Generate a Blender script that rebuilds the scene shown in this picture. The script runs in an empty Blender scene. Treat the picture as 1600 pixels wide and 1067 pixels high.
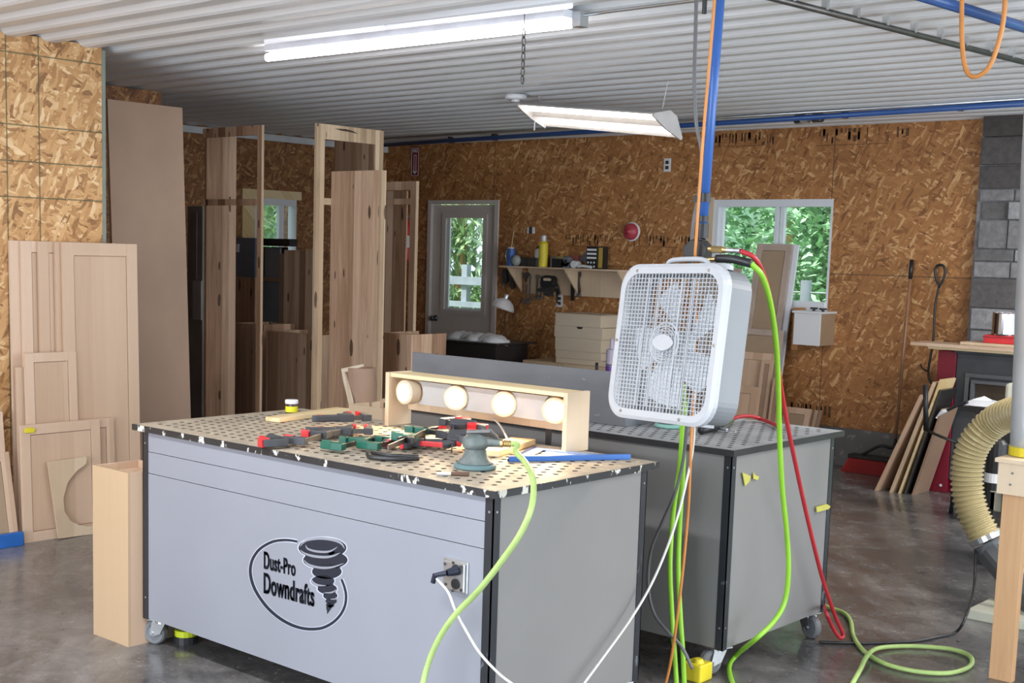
import bpy, bmesh, math, random
from mathutils import Vector as V, Matrix, Euler
R_ = math.radians; PI = math.pi
rnd = random.Random(7)
S = bpy.context.scene; COL = S.collection

# ------------------------------------------------------------------ camera
F, PITCH, ROLL, H, TH = 2062.4656, 0.12110583, 0.02724600, 1.6249081, 0.7319162
CX, CY = 720.354, 642.318
fh = V((-math.sin(TH), math.cos(TH), 0)); rh = V((math.cos(TH), math.sin(TH), 0))
cf = (fh*math.cos(PITCH) + V((0, 0, -math.sin(PITCH)))).normalized(); cu = rh.cross(cf)
cr2 = rh*math.cos(ROLL) + cu*math.sin(ROLL); cu2 = -rh*math.sin(ROLL) + cu*math.cos(ROLL)
CP = V((0, 0, H))
cd = bpy.data.cameras.new('camera'); cam = bpy.data.objects.new('camera', cd); COL.objects.link(cam)
cam.matrix_world = Matrix(((cr2.x, cu2.x, -cf.x, CP.x), (cr2.y, cu2.y, -cf.y, CP.y), (cr2.z, cu2.z, -cf.z, CP.z), (0, 0, 0, 1)))
cd.sensor_width = 36; cd.lens = F/1600*36; cd.shift_x = (800-CX)/1600; cd.shift_y = (CY-533.5)/1600
cd.clip_start = 0.05; cd.clip_end = 200
S.camera = cam
# ------------------------------------------------------------------ world, light, exposure
W = bpy.data.worlds.new('world'); S.world = W; W.use_nodes = True
W.node_tree.nodes['Background'].inputs[0].default_value = (0.80, 0.90, 1.0, 1)
W.node_tree.nodes['Background'].inputs[1].default_value = 0.9
S.view_settings.view_transform = 'Standard'; S.view_settings.look = 'None'
S.view_settings.exposure = 0.9; S.view_settings.gamma = 1.0; S.view_settings.use_curve_mapping = False
def area(name, loc, rot, sx, sy, power, col):
    l = bpy.data.lights.new(name, 'AREA'); l.shape = 'RECTANGLE'; l.size = sx; l.size_y = sy; l.energy = power; l.color = col
    o = bpy.data.objects.new(name, l); COL.objects.link(o); o.location = loc; o.rotation_euler = rot; return o
# daylight entering by the open overhead door behind the photographer
area('overhead_door_daylight', (-2.8, -2.6, 1.4), (R_(86), 0, R_(6)), 4.5, 2.4, 150, (0.82, 0.90, 1.0))
# added unseen fill light from the right side, to brighten the ceiling
area('added_side_fill', (3.3, 4.2, 1.1), (R_(96), 0, R_(90)), 6.0, 2.0, 130, (0.90, 0.95, 1.0))
sun = bpy.data.lights.new('sun', 'SUN'); sun.energy = 3.2; sun.angle = R_(3); sun.color = (1, .97, .9)
so = bpy.data.objects.new('sun', sun); COL.objects.link(so); so.rotation_euler = V((-.12, -.52, .85)).to_track_quat('Z', 'Y').to_euler()
# added fill lights, unseen, set just under the same ceiling
area('ceiling_fill_light', (-0.2, 5.8, 2.62), (0, 0, 0), 2.4, 0.15, 60, (1.0, 0.96, 0.93))
area('ceiling_fill_light', (-3.2, 1.6, 2.62), (0, 0, 0), 2.4, 0.15, 50, (0.95, 0.97, 1.0))
area('ceiling_fill_light', (-0.8, 8.2, 2.62), (0, 0, 0), 2.4, 0.15, 50, (1.0, 0.96, 0.93))

def PX(a, b, x): d = cr2*((a-CX)/F) - cu2*((b-CY)/F) + cf; return CP + d*(x/d.x)
def PY(a, b, y): d = cr2*((a-CX)/F) - cu2*((b-CY)/F) + cf; return CP + d*(y/d.y)
def PZ(a, b, z): d = cr2*((a-CX)/F) - cu2*((b-CY)/F) + cf; return CP + d*((z-H)/d.z)

# ------------------------------------------------------------------ materials
MATS = {}
def nt(name):
    m = bpy.data.materials.new(name); m.use_nodes = True; t = m.node_tree; return m, t, t.nodes['Principled BSDF']
def N(t, kind, **kw):
    n = t.nodes.new(kind)
    for k, v in kw.items():
        if k in ('operation', 'blend_type', 'data_type', 'feature', 'interpolation_type', 'noise_dimensions', 'vector_type', 'voronoi_dimensions', 'use_clamp', 'clamp'): setattr(n, k, v)
    return n
def mth(t, op, a, b=None, c=None, clamp=False):
    n = t.nodes.new('ShaderNodeMath'); n.operation = op; n.use_clamp = clamp
    for i, v in enumerate((a, b, c)):
        if v is None: continue
        if isinstance(v, (int, float)): n.inputs[i].default_value = v
        else: t.links.new(v, n.inputs[i])
    return n.outputs[0]
def ramp(t, fac, stops, const=False):
    n = t.nodes.new('ShaderNodeValToRGB'); t.links.new(fac, n.inputs[0]); e = n.color_ramp.elements
    if const: n.color_ramp.interpolation = 'CONSTANT'
    while len(e) < len(stops): e.new(0.5)
    for q, (p, c) in zip(e, stops): q.position = p; q.color = (c[0], c[1], c[2], 1)
    return n.outputs[0]
def mixc(t, fac, a, b, mode='MIX'):
    n = t.nodes.new('ShaderNodeMix'); n.data_type = 'RGBA'; n.blend_type = mode
    for s, v in ((n.inputs[0], fac), (n.inputs[6], a), (n.inputs[7], b)):
        if isinstance(v, (int, float)): s.default_value = v
        elif isinstance(v, tuple): s.default_value = (v[0], v[1], v[2], 1)
        else: t.links.new(v, s)
    return n.outputs[2]
def noise(t, vec, scale, detail=3, rough=.5, dist=0.0):
    n = t.nodes.new('ShaderNodeTexNoise'); n.inputs['Scale'].default_value = scale; n.inputs['Detail'].default_value = detail
    n.inputs['Roughness'].default_value = rough; n.inputs['Distortion'].default_value = dist
    if vec is not None: t.links.new(vec, n.inputs['Vector'])
    return n.outputs['Fac']
def coords(t, mode='Object'):
    c = t.nodes.new('ShaderNodeTexCoord'); return c.outputs[mode]
def sep(t, v):
    n = t.nodes.new('ShaderNodeSeparateXYZ'); t.links.new(v, n.inputs[0]); return n.outputs
def comb(t, x, y, z):
    n = t.nodes.new('ShaderNodeCombineXYZ')
    for i, v in enumerate((x, y, z)):
        if isinstance(v, (int, float)): n.inputs[i].default_value = v
        else: t.links.new(v, n.inputs[i])
    return n.outputs[0]
def bump(t, b, h, s, d=.01):
    n = t.nodes.new('ShaderNodeBump'); n.inputs['Strength'].default_value = s; n.inputs['Distance'].default_value = d
    t.links.new(h, n.inputs['Height']); t.links.new(n.outputs[0], b.inputs['Normal'])
def plain(name, col, rough=.5, metal=0, var=.12, scale=6, bmp=0.0, emit=None, alpha=None):
    if name in MATS: return MATS[name]
    m, t, b = nt(name); c = coords(t)
    f = noise(t, c, scale, 4)
    lo = tuple(x*(1-var) for x in col); hi = tuple(min(1, x*(1+var)) for x in col)
    t.links.new(ramp(t, f, [(.3, lo), (.7, hi)]), b.inputs['Base Color'])
    b.inputs['Roughness'].default_value = rough; b.inputs['Metallic'].default_value = metal
    if bmp: bump(t, b, noise(t, c, scale*8, 3), bmp)
    if emit: b.inputs['Emission Color'].default_value = (*emit[0], 1); b.inputs['Emission Strength'].default_value = emit[1]
    MATS[name] = m; return m
def osb(name, tones, seams_z=(), seams_u=(), green=False):
    m, t, b = nt(name); g = t.nodes.new('ShaderNodeNewGeometry').outputs['Position']
    s = sep(t, g); u = mth(t, 'ADD', s[0], s[1]); P = comb(t, u, s[2], 0)
    nz = t.nodes.new('ShaderNodeTexNoise'); nz.inputs['Scale'].default_value = 9; nz.inputs['Detail'].default_value = 2; t.links.new(P, nz.inputs['Vector'])
    va = t.nodes.new('ShaderNodeVectorMath'); va.operation = 'SCALE'; t.links.new(nz.outputs['Color'], va.inputs[0]); va.inputs['Scale'].default_value = .05
    vb = t.nodes.new('ShaderNodeVectorMath'); vb.operation = 'ADD'; t.links.new(P, vb.inputs[0]); t.links.new(va.outputs[0], vb.inputs[1]); P2 = vb.outputs[0]
    layers = []
    for i, (ang, sx, sy) in enumerate(((4, 13, 50), (-27, 14, 58), (66, 13, 52), (22, 11, 40))):
        mp = t.nodes.new('ShaderNodeMapping'); mp.vector_type = 'TEXTURE'; t.links.new(P2, mp.inputs[0])
        mp.inputs['Rotation'].default_value = (0, 0, R_(ang)); mp.inputs['Location'].default_value = (i*3.7, i*1.9, 0)
        mp.inputs['Scale'].default_value = (1/sx, 1/sy, 1)
        vo = t.nodes.new('ShaderNodeTexVoronoi'); vo.inputs['Scale'].default_value = 1; t.links.new(mp.outputs[0], vo.inputs['Vector'])
        sc = sep(t, vo.outputs['Color']); layers.append((sc[0], sc[1]))
    v = layers[3][0]
    for c0, m0 in layers[:3]:
        k = mth(t, 'GREATER_THAN', m0, .62)
        mx = t.nodes.new('ShaderNodeMix'); t.links.new(k, mx.inputs[0]); t.links.new(v, mx.inputs[2]); t.links.new(c0, mx.inputs[3]); v = mx.outputs[0]
    gr = noise(t, P2, 60, 3)
    v2 = mth(t, 'ADD', mth(t, 'MULTIPLY', v, .8), mth(t, 'MULTIPLY', gr, .2))
    col = ramp(t, v2, [(.08, tones[0]), (.25, tones[1]), (.5, tones[2]), (.74, tones[3]), (.92, tones[4])])
    big = noise(t, P, .9, 3)
    col = mixc(t, 1.0, col, ramp(t, big, [(.3, (.86, .84, .82)), (.7, (1.1, 1.1, 1.1))]), 'MULTIPLY')
    mask = None
    for z in seams_z:
        k = mth(t, 'COMPARE', s[2], z, .0035); mask = k if mask is None else mth(t, 'MAXIMUM', mask, k)
    for q in seams_u:
        k = mth(t, 'COMPARE', u, q, .004); mask = k if mask is None else mth(t, 'MAXIMUM', mask, k)
    if mask is not None: col = mixc(t, mth(t, 'MULTIPLY', mask, .8), col, (.07, .08, .04) if green else (.08, .05, .03))
    t.links.new(col, b.inputs['Base Color']); b.inputs['Roughness'].default_value = .62
    bump(t, b, v, .12, .004); return m
def planks(name, tones, pw=.085, knots=True, rough=.5, horiz=False, grain=1.0):
    """glued boards: strip tone, long grain, dark knots; planks run along local z (or local x)"""
    if name in MATS: return MATS[name]
    m, t, b = nt(name); s = sep(t, coords(t)); r = t.nodes.new('ShaderNodeObjectInfo').outputs['Random']
    if horiz: u = mth(t, 'ADD', s[1], s[2]); z = s[0]
    else: u = mth(t, 'ADD', s[0], s[1]); z = s[2]
    u2 = mth(t, 'ADD', u, mth(t, 'MULTIPLY', r, 7.3))
    w = mth(t, 'ADD', mth(t, 'DIVIDE', u2, pw), mth(t, 'MULTIPLY', mth(t, 'SINE', mth(t, 'MULTIPLY', u2, 21)), .25))
    wn = t.nodes.new('ShaderNodeTexWhiteNoise'); wn.noise_dimensions = '1D'; t.links.new(mth(t, 'FLOOR', w), wn.inputs['W'])
    gr = noise(t, comb(t, mth(t, 'MULTIPLY', u2, 38), mth(t, 'MULTIPLY', z, 1.6), wn.outputs[0]), 1.0, 6, .62, .7)
    v = mth(t, 'ADD', mth(t, 'MULTIPLY', wn.outputs[0], .68), mth(t, 'MULTIPLY', mth(t, 'SUBTRACT', gr, .28), grain))
    col = ramp(t, v, [(.05, tones[0]), (.45, tones[1]), (.85, tones[2])])
    if knots:
        vo = t.nodes.new('ShaderNodeTexVoronoi'); vo.voronoi_dimensions = '2D'; vo.inputs['Scale'].default_value = 1
        t.links.new(comb(t, mth(t, 'ADD', mth(t, 'MULTIPLY', u2, 12), mth(t, 'MULTIPLY', gr, .35)), mth(t, 'MULTIPLY', z, 3.1), 0), vo.inputs['Vector'])
        kc = sep(t, vo.outputs['Color'])
        kn = mth(t, 'MULTIPLY', mth(t, 'LESS_THAN', vo.outputs['Distance'], mth(t, 'MULTIPLY', kc[1], .19)), mth(t, 'GREATER_THAN', kc[0], .74))
        col = mixc(t, mth(t, 'MULTIPLY', kn, .85), col, tuple(x*.22 for x in tones[0]))
    t.links.new(col, b.inputs['Base Color']); b.inputs['Roughness'].default_value = rough
    MATS[name] = m; return m
def speckled(name, base, spot, thr=.62, scale=22, rough=.5, stretch=(1, 1, 1)):
    m, t, b = nt(name); mp = t.nodes.new('ShaderNodeMapping'); t.links.new(coords(t), mp.inputs[0]); mp.inputs['Scale'].default_value = stretch
    f = noise(t, mp.outputs[0], scale, 5, .6, .4); k = ramp(t, f, [(thr, (0, 0, 0)), (thr+.03, (1, 1, 1))])
    n2 = noise(t, mp.outputs[0], scale*.3, 3)
    c0 = ramp(t, n2, [(.3, tuple(x*.8 for x in base)), (.7, tuple(x*1.25 for x in base))])
    t.links.new(mixc(t, k, c0, spot), b.inputs['Base Color']); b.inputs['Roughness'].default_value = rough; MATS[name] = m; return m

M_OSB_B = osb('osb_back', ((.21, .085, .028), (.34, .145, .047), (.39, .172, .056), (.45, .21, .072), (.70, .43, .20)), (1.52,), (1.35, 4.9), False)
M_OSB_L = osb('osb_left', ((.24, .11, .040), (.44, .225, .085), (.56, .31, .125), (.64, .38, .17), (.80, .58, .33)), (2.60, 2.226, 2.035, 1.845, .6), (-2.92, -2.73, -3.7), True)
M_OSB_D = osb('osb_shaded_niche', ((.12, .045, .02), (.20, .08, .03), (.25, .105, .038), (.30, .14, .05), (.48, .29, .13)), (1.46,), (-3.2,), False)  # dim light of the far left is put into these darker, redder tones
M_CEIL = plain('white_ceiling_steel', (.78, .80, .82), .32, 0, .04, 2)
def floor_mat():
    m, t, b = nt('polished_concrete'); g = t.nodes.new('ShaderNodeNewGeometry').outputs['Position']
    sg = sep(t, g); fa = mth(t, 'ADD', mth(t, 'MULTIPLY', sg[0], .52), mth(t, 'MULTIPLY', sg[1], -.47)); fb = mth(t, 'ADD', mth(t, 'MULTIPLY', sg[0], 1.33), mth(t, 'MULTIPLY', sg[1], 1.49))
    class mp: outputs = [comb(t, fa, fb, 0)]
    a = noise(t, mp.outputs[0], .8, 6, .62, .8); bb = noise(t, g, 5, 6, .7, .6); st = noise(t, mp.outputs[0], 7, 8, .7, 1.2)
    v = mth(t, 'ADD', mth(t, 'MULTIPLY', a, .6), mth(t, 'MULTIPLY', bb, .4))
    col = ramp(t, v, [(.32, (.050, .047, .048)), (.46, (.105, .100, .100)), (.56, (.185, .176, .173)), (.70, (.29, .28, .275))])
    col = mixc(t, ramp(t, st, [(.31, (.6, .6, .6)), (.44, (0, 0, 0))]), col, (.06, .04, .035))
    sp = noise(t, g, 34, 4, .75, .5); patch = noise(t, g, 1.1, 3)
    dust = mth(t, 'MULTIPLY', sep(t, ramp(t, sp, [(.62, (0, 0, 0)), (.68, (1, 1, 1))]))[0], sep(t, ramp(t, patch, [(.45, (.05, .05, .05)), (.65, (.9, .9, .9))]))[0])
    col = mixc(t, dust, col, (.48, .45, .42)); t.links.new(col, b.inputs['Base Color'])
    ro = ramp(t, bb, [(.3, (.10, .10, .10)), (.75, (.34, .34, .34))]); t.links.new(sep(t, ro)[0], b.inputs['Roughness'])
    b.inputs['Specular IOR Level'].default_value = .55; bump(t, b, bb, .05, .003); return m
M_FLOOR = floor_mat()
M_CURB = speckled('cast_concrete', (.16, .155, .15), (.27, .26, .24), .6, 9, .85)
M_HICK = planks('hickory_boards', ((.17, .085, .045), (.37, .22, .135), (.58, .40, .275)))
M_HICKL = planks('pale_hickory_frame', ((.30, .20, .12), (.50, .36, .23), (.66, .50, .34)), .05)
M_MAPLE = planks('maple_boards', ((.50, .33, .215), (.58, .40, .275), (.65, .465, .335)), .11, False, .42, grain=.5)
M_MAPLEF = planks('maple_frame', ((.55, .375, .255), (.62, .44, .31), (.69, .50, .37)), .3, False, .42, grain=.35)
M_PLY = planks('birch_plywood', ((.56, .41, .27), (.65, .50, .345), (.72, .57, .41)), .4, False, .55, grain=.4)
M_PINE = planks('pine_board', ((.62, .44, .20), (.74, .57, .32), (.82, .67, .42)), .2, False, .5, True, .5)
M_STUD = planks('fir_stud', ((.42, .22, .10), (.54, .31, .15), (.62, .39, .21)), .2, False, .55)
M_BOXM = planks('straw_maple', ((.44, .30, .175), (.50, .35, .215), (.56, .41, .265)), .3, False, .45, grain=.3)
M_MDF = plain('brown_panel_board', (.34, .225, .155), .5, 0, .08, 3)
M_TANP = plain('tan_centre_panel', (.36, .255, .165), .55, 0, .06, 4)
M_PANEL = plain('blue_grey_laminate', (.255, .263, .30), .38, 0, .04, 2)
M_PANELG = plain('grey_laminate', (.215, .21, .206), .38, 0, .05, 2)
M_POST = speckled('black_angle_steel', (.022, .024, .030), (.11, .12, .14), .64, 9, .35)
M_EDGE = speckled('black_edge_with_glue', (.022, .023, .026), (.62, .60, .54), .575, 24, .4, (1, 1, .6))
M_EDGE2 = speckled('black_edge_dusty', (.025, .025, .027), (.30, .29, .27), .68, 16, .4)
M_TOP1 = speckled('dusty_perforated_board', (.36, .305, .235), (.60, .50, .34), .60, 30, .6)
M_TOP2 = speckled('grey_perforated_board', (.33, .34, .355), (.62, .63, .64), .66, 18, .5)
M_DARK = plain('dark_void', (.012, .012, .013), .9)
M_BLACK = plain('black_plastic', (.018, .018, .020), .42)
M_BLK2 = plain('charcoal_rubber', (.05, .052, .058), .6)
M_STEEL = plain('zinc_steel', (.56, .58, .60), .28, .9, .1, 12)
M_DSTEEL = plain('dark_steel', (.12, .115, .11), .38, .8, .2, 14)
M_WHITE = plain('white_plastic', (.72, .73, .74), .35, 0, .03)
M_WHITEV = plain('white_vinyl', (.70, .72, .76), .4, 0, .03)
M_DOORG = plain('grey_door_paint', (.64, .58, .535), .45, 0, .03)
M_RED = plain('red_plastic', (.62, .03, .035), .4)
M_GREENP = plain('dark_green_plastic', (.012, .10, .065), .4)
M_LIME = plain('lime_hose', (.26, .55, .035), .35, 0, .08)
M_LIMED = plain('dusty_lime_hose', (.36, .50, .16), .45, 0, .15, 14)
M_REDH = plain('red_hose', (.42, .022, .03), .35)
M_ORANGE = plain('orange_cord', (.56, .215, .045), .45)
M_WCORD = plain('white_cord', (.66, .64, .60), .45)
M_GCORD = plain('grey_cord', (.12, .12, .125), .45)
M_BLUED = plain('navy_air_pipe', (.028, .085, .27), .3, 0, .1)
M_BLUEP = plain('blue_pipe', (.035, .12, .40), .3, 0, .1)
M_BRASS = plain('brass', (.50, .36, .16), .35, .9)
M_YEL = plain('yellow_plastic', (.74, .60, .03), .4)
M_BLUE = plain('blue_paint', (.02, .12, .42), .35)
M_CARD = plain('kraft_cardboard', (.36, .235, .165), .75, 0, .06)
M_CREAM = plain('cream_carton', (.62, .52, .39), .65, 0, .04)
M_GALV = plain('galvanised_duct', (.62, .66, .70), .36, .55, .15, 3)
M_CREAMM = plain('cream_paint', (.58, .57, .46), .4)
M_PAPER = plain('paper', (.75, .76, .78), .7)
M_REDP = plain('burgundy_enamel', (.20, .010, .028), .3)
M_IRON = plain('grey_cast_iron', (.055, .060, .068), .45, 0, .25, 5)
M_REFL = plain('enamel_reflector', (.72, .70, .70), .35)
M_TUBE = plain('lit_tube', (.9, .9, .9), .4, 0, 0, 1, 0, ((1.0, .97, .99), 9.0))
M_TUBED = plain('dim_tube', (.80, .82, .88), .35, 0, 0, 1, 0, ((.88, .90, 1.0), .3))  # weaker emission for the second tube of the strip light
M_TUBEW = plain('warm_lit_tube', (.9, .9, .85), .4, 0, 0, 1, 0, ((1.0, .93, .84), 3.2))
M_BULB = plain('lit_bulb', (.9, .85, .8), .4, 0, 0, 1, 0, ((1.0, .80, .55), 9.0))
M_COILL = plain('cream_lamp_ring', (.60, .50, .37), .5)

# ------------------------------------------------------------------ object helpers
MW = {}
class MB:
    def __init__(s): s.bm = bmesh.new()
    def bx(s, x0, x1, y0, y1, z0, z1, M=None):
        vs = [s.bm.verts.new(V((x, y, z)) if M is None else M @ V((x, y, z))) for x in (x0, x1) for y in (y0, y1) for z in (z0, z1)]
        for f in ((0, 1, 3, 2), (4, 6, 7, 5), (0, 4, 5, 1), (2, 3, 7, 6), (0, 2, 6, 4), (1, 5, 7, 3)): s.bm.faces.new([vs[i] for i in f])
        return s
    def cyl(s, p0, p1, r0, r1=None, n=16, cap=True):
        r1 = r0 if r1 is None else r1; p0 = V(p0); p1 = V(p1); d = (p1-p0).normalized()
        a = d.orthogonal().normalized(); b = d.cross(a)
        A = [s.bm.verts.new(p0+(a*math.cos(2*PI*i/n)+b*math.sin(2*PI*i/n))*r0) for i in range(n)]
        B = [s.bm.verts.new(p1+(a*math.cos(2*PI*i/n)+b*math.sin(2*PI*i/n))*r1) for i in range(n)]
        for i in range(n): s.bm.faces.new((A[i], A[(i+1) % n], B[(i+1) % n], B[i]))
        if cap: s.bm.faces.new(A[::-1]); s.bm.faces.new(B)
        return s
    def lathe(s, prof, M=Matrix(), n=24, cap=False):
        rings = []
        for r, z in prof: rings.append([s.bm.verts.new(M @ V((r*math.cos(2*PI*i/n), r*math.sin(2*PI*i/n), z))) for i in range(n)])
        for A, B in zip(rings, rings[1:]):
            for i in range(n): s.bm.faces.new((A[i], A[(i+1) % n], B[(i+1) % n], B[i]))
        if cap: s.bm.faces.new(rings[0][::-1]); s.bm.faces.new(rings[-1])
        return s
    def tube(s, pts, r, n=8, rf=None, step=None):
        pts = [V(p) for p in pts]; rings = []
        t0 = (pts[1]-pts[0]).normalized(); a = t0.orthogonal().normalized()
        for i, p in enumerate(pts):
            t = (pts[min(i+1, len(pts)-1)]-pts[max(i-1, 0)]).normalized(); a = (a-t*a.dot(t)).normalized(); b = t.cross(a)
            rr = r if rf is None else rf(i)
            rings.append([s.bm.verts.new(p+(a*math.cos(2*PI*k/n)+b*math.sin(2*PI*k/n))*rr) for k in range(n)])
        for A, B in zip(rings, rings[1:]):
            for i in range(n): s.bm.faces.new((A[i], A[(i+1) % n], B[(i+1) % n], B[i]))
        s.bm.faces.new(rings[0][::-1]); s.bm.faces.new(rings[-1]); return s
    def prism(s, pts, ext):
        ext = V(ext); A = [s.bm.verts.new(V(p)) for p in pts]; B = [s.bm.verts.new(V(p)+ext) for p in pts]; n = len(pts)
        s.bm.faces.new(A[::-1]); s.bm.faces.new(B)
        for i in range(n): s.bm.faces.new((A[i], A[(i+1) % n], B[(i+1) % n], B[i]))
        return s
    def poly(s, pts): s.bm.faces.new([s.bm.verts.new(V(p)) for p in pts]); return s
    def ball(s, c, r, sc=(1, 1, 1), n=12):
        bmesh.ops.create_uvsphere(s.bm, u_segments=n, v_segments=n//2+2, radius=r, matrix=Matrix.Translation(V(c)) @ Matrix.Diagonal((*sc, 1))); return s
    def done(s, name, mat, parent=None, local=False, bevel=0, smooth=False, recalc=True):
        bm = s.bm
        if recalc: bmesh.ops.recalc_face_normals(bm, faces=bm.faces)
        if parent is not None:
            if not local: bm.transform(MW[parent.name].inverted())
            T = MW[parent.name]
        elif not local:
            xs = [v.co for v in bm.verts]; lo = V([min(p[i] for p in xs) for i in range(3)]); hi = V([max(p[i] for p in xs) for i in range(3)])
            c = V(((lo.x+hi.x)/2, (lo.y+hi.y)/2, lo.z)); bm.transform(Matrix.Translation(-c)); T = Matrix.Translation(c)
        else: T = Matrix()
        me = bpy.data.meshes.new(name); bm.to_mesh(me); bm.free()
        if smooth:
            me.polygons.foreach_set('use_smooth', [True]*len(me.polygons))
        me.materials.append(mat); o = bpy.data.objects.new(name, me); COL.objects.link(o)
        if parent is not None: o.parent = parent; MW[o.name] = T
        else: o.location = T.translation; MW[o.name] = T
        if bevel:
            b = o.modifiers.new('bevel', 'BEVEL'); b.width = bevel; b.segments = 2; b.limit_method = 'ANGLE'
        if smooth:
            try:
                w = o.modifiers.new('wn', 'WEIGHTED_NORMAL') if bevel else None
            except Exception: pass
        return o
def box(x0, x1, y0, y1, z0, z1): return MB().bx(x0, x1, y0, y1, z0, z1)
def thing(name, label, cat, loc, rot=(0, 0, 0), group=None):
    o = bpy.data.objects.new(name, None); COL.objects.link(o); o.empty_display_size = .05
    o.location = loc; o.rotation_euler = rot; o['label'] = label; o['category'] = cat
    if group: o['group'] = group
    MW[o.name] = Matrix.Translation(V(loc)) @ Euler(rot).to_matrix().to_4x4(); return o
def tag(o, label, cat, group=None):
    o['label'] = label; o['category'] = cat
    if group: o['group'] = group
    return o
def struct(o): o['kind'] = 'structure'; return o
def lab(o, l): o['label'] = l; return o
def spline(pts, k=8):
    pts = [V(p) for p in pts]; P = [pts[0]*2-pts[1]]+pts+[pts[-1]*2-pts[-2]]; out = []
    for i in range(1, len(P)-2):
        for j in range(k):
            t = j/k; a, b, c, d = P[i-1], P[i], P[i+1], P[i+2]
            out.append(.5*((2*b)+(c-a)*t+(2*a-5*b+4*c-d)*t*t+(3*b-a-3*c+d)*t*t*t))
    out.append(pts[-1]); return out
def wave_smooth(o):  # shade by angle for turned shapes
    return o
#PART2
# ================================================================== SETTING
YB, XN, XM, XF, ZC = 9.85, -6.58, -8.0, -10.0, 2.70
struct(box(-13, 3.5, -4, 10.1, -.12, 0).done('floor', M_FLOOR))
def ceiling():
    m = MB(); y = -4.0; ys = []
    while y < 10.05:
        ys += [(y, 2.712), (y+.085, 2.712), (y+.105, 2.690), (y+.125, 2.682), (y+.185, 2.682), (y+.205, 2.690)]; y += .2286
    rows = [[m.bm.verts.new((x, yy, zz)) for yy, zz in ys] for x in (-10.4, 3.5)]
    for i in range(len(ys)-1): m.bm.faces.new((rows[0][i], rows[0][i+1], rows[1][i+1], rows[1][i]))
    top = box(-10.4, 3.5, -4, 10.05, 2.73, 2.78); bmesh.ops.duplicate
    me = bpy.data.meshes.new('t'); top.bm.to_mesh(me); m.bm.from_mesh(me); bpy.data.meshes.remove(me)
    return m.done('ceiling', M_CEIL, recalc=False)
struct(ceiling())
def wall_holes(axis, pos, th, u0, u1, z0, z1, holes, name, mat):
    """wall in the X (axis 'y') or Y (axis 'x') direction with rectangular openings"""
    m = MB(); us = sorted({u0, u1, *[h[0] for h in holes], *[h[1] for h in holes]})
    for a, b in zip(us, us[1:]):
        hs = [h for h in holes if h[0] < (a+b)/2 < h[1]]; segs = [(z0, z1)]
        for h in hs:
            ns = []
            for s0, s1 in segs:
                if h[2] > s0: ns.append((s0, h[2]))
                if h[3] < s1: ns.append((h[3], s1))
            segs = ns
        for s0, s1 in segs:
            if axis == 'y': m.bx(a, b, pos, pos+th, s0, s1)
            else: m.bx(pos-th, pos, a, b, s0, s1)
    bmesh.ops.remove_doubles(m.bm, verts=m.bm.verts, dist=.0001)
    return struct(m.done(name, mat))
wall_holes('y', YB, .16, XF, -3.77, .0, 2.72, [(-6.02, -4.93, 1.22, 2.11), (-9.36, -8.42, 0, 2.12)], 'wall_back', M_OSB_B)
struct(MB().bx(-8.42, -3.6, YB-.03, YB-.002, 0, .30).bx(-10, -9.36, YB-.03, YB-.002, 0, .30).done('baseboard_back', M_CURB))
struct(box(XM, XN, -4, 4.24, 0, 2.70).done('wall_left', M_OSB_L))
struct(box(XN-.10, XN+.004, 4.24, 4.262, 0, 2.68).done('trim_1', plain('greenish_corner_bead', (.20, .23, .19), .4)))
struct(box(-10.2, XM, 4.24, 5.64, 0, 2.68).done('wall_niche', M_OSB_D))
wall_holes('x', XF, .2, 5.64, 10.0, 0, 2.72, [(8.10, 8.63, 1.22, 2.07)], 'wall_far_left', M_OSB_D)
struct(box(XF, XF+.03, 5.7, YB, 2.615, 2.675).done('trim_2', plain('pale_trim', (.55, .57, .60), .5)))
struct(box(XF, XF+.02, 7.95, 8.10, 1.2, 2.07).bx(XF, XF+.02, 7.95, 8.68, 2.07, 2.15).done('trim_3', M_PINE))
struct(box(-6.13, -6.02, YB-.012, YB, 1.22, 2.13).done('trim_4', M_PLY))
# stone veneer
def stones():
    m = MB(); m.bx(-3.77, -1.6, YB-.06, YB+.1, 0, 2.72); z = .0; r = random.Random(3)
    hs = [.2, .13, .24, .11, .17, .2, .1, .16, .22, .12, .09, .21, .13, .09, .17, .2, .16, .2, .12]
    k = 0
    while z < 2.66:
        h = hs[k % len(hs)]; k += 1; h = min(h, 2.70-z); x = -3.76+r.uniform(0, .03)
        while x < -1.65:
            w = r.uniform(.16, .46); d = r.uniform(.015, .06); x1 = min(x+w, -1.62)
            m.bx(x+.004, x1-.004, YB-.06-d, YB-.055, z+.004, z+h-.004); x = x1
        z += h
    return m.done('wall_stone', stone_mat(), bevel=.006)
def stone_mat():
    m, t, b = nt('stone_veneer'); r = t.nodes.new('ShaderNodeNewGeometry').outputs['Random Per Island']; g = t.nodes.new('ShaderNodeNewGeometry').outputs['Position']
    c = ramp(t, r, [(.0, (.07, .06, .056)), (.3, (.15, .145, .145)), (.6, (.23, .225, .23)), (1., (.38, .38, .395))])
    n = noise(t, g, 22, 5, .65); c = mixc(t, 1, c, ramp(t, n, [(.3, (.75, .75, .75)), (.7, (1.25, 1.25, 1.25))]), 'MULTIPLY')
    t.links.new(c, b.inputs['Base Color']); b.inputs['Roughness'].default_value = .85; bump(t, b, n, .5, .01); return m
struct(stones())
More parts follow.
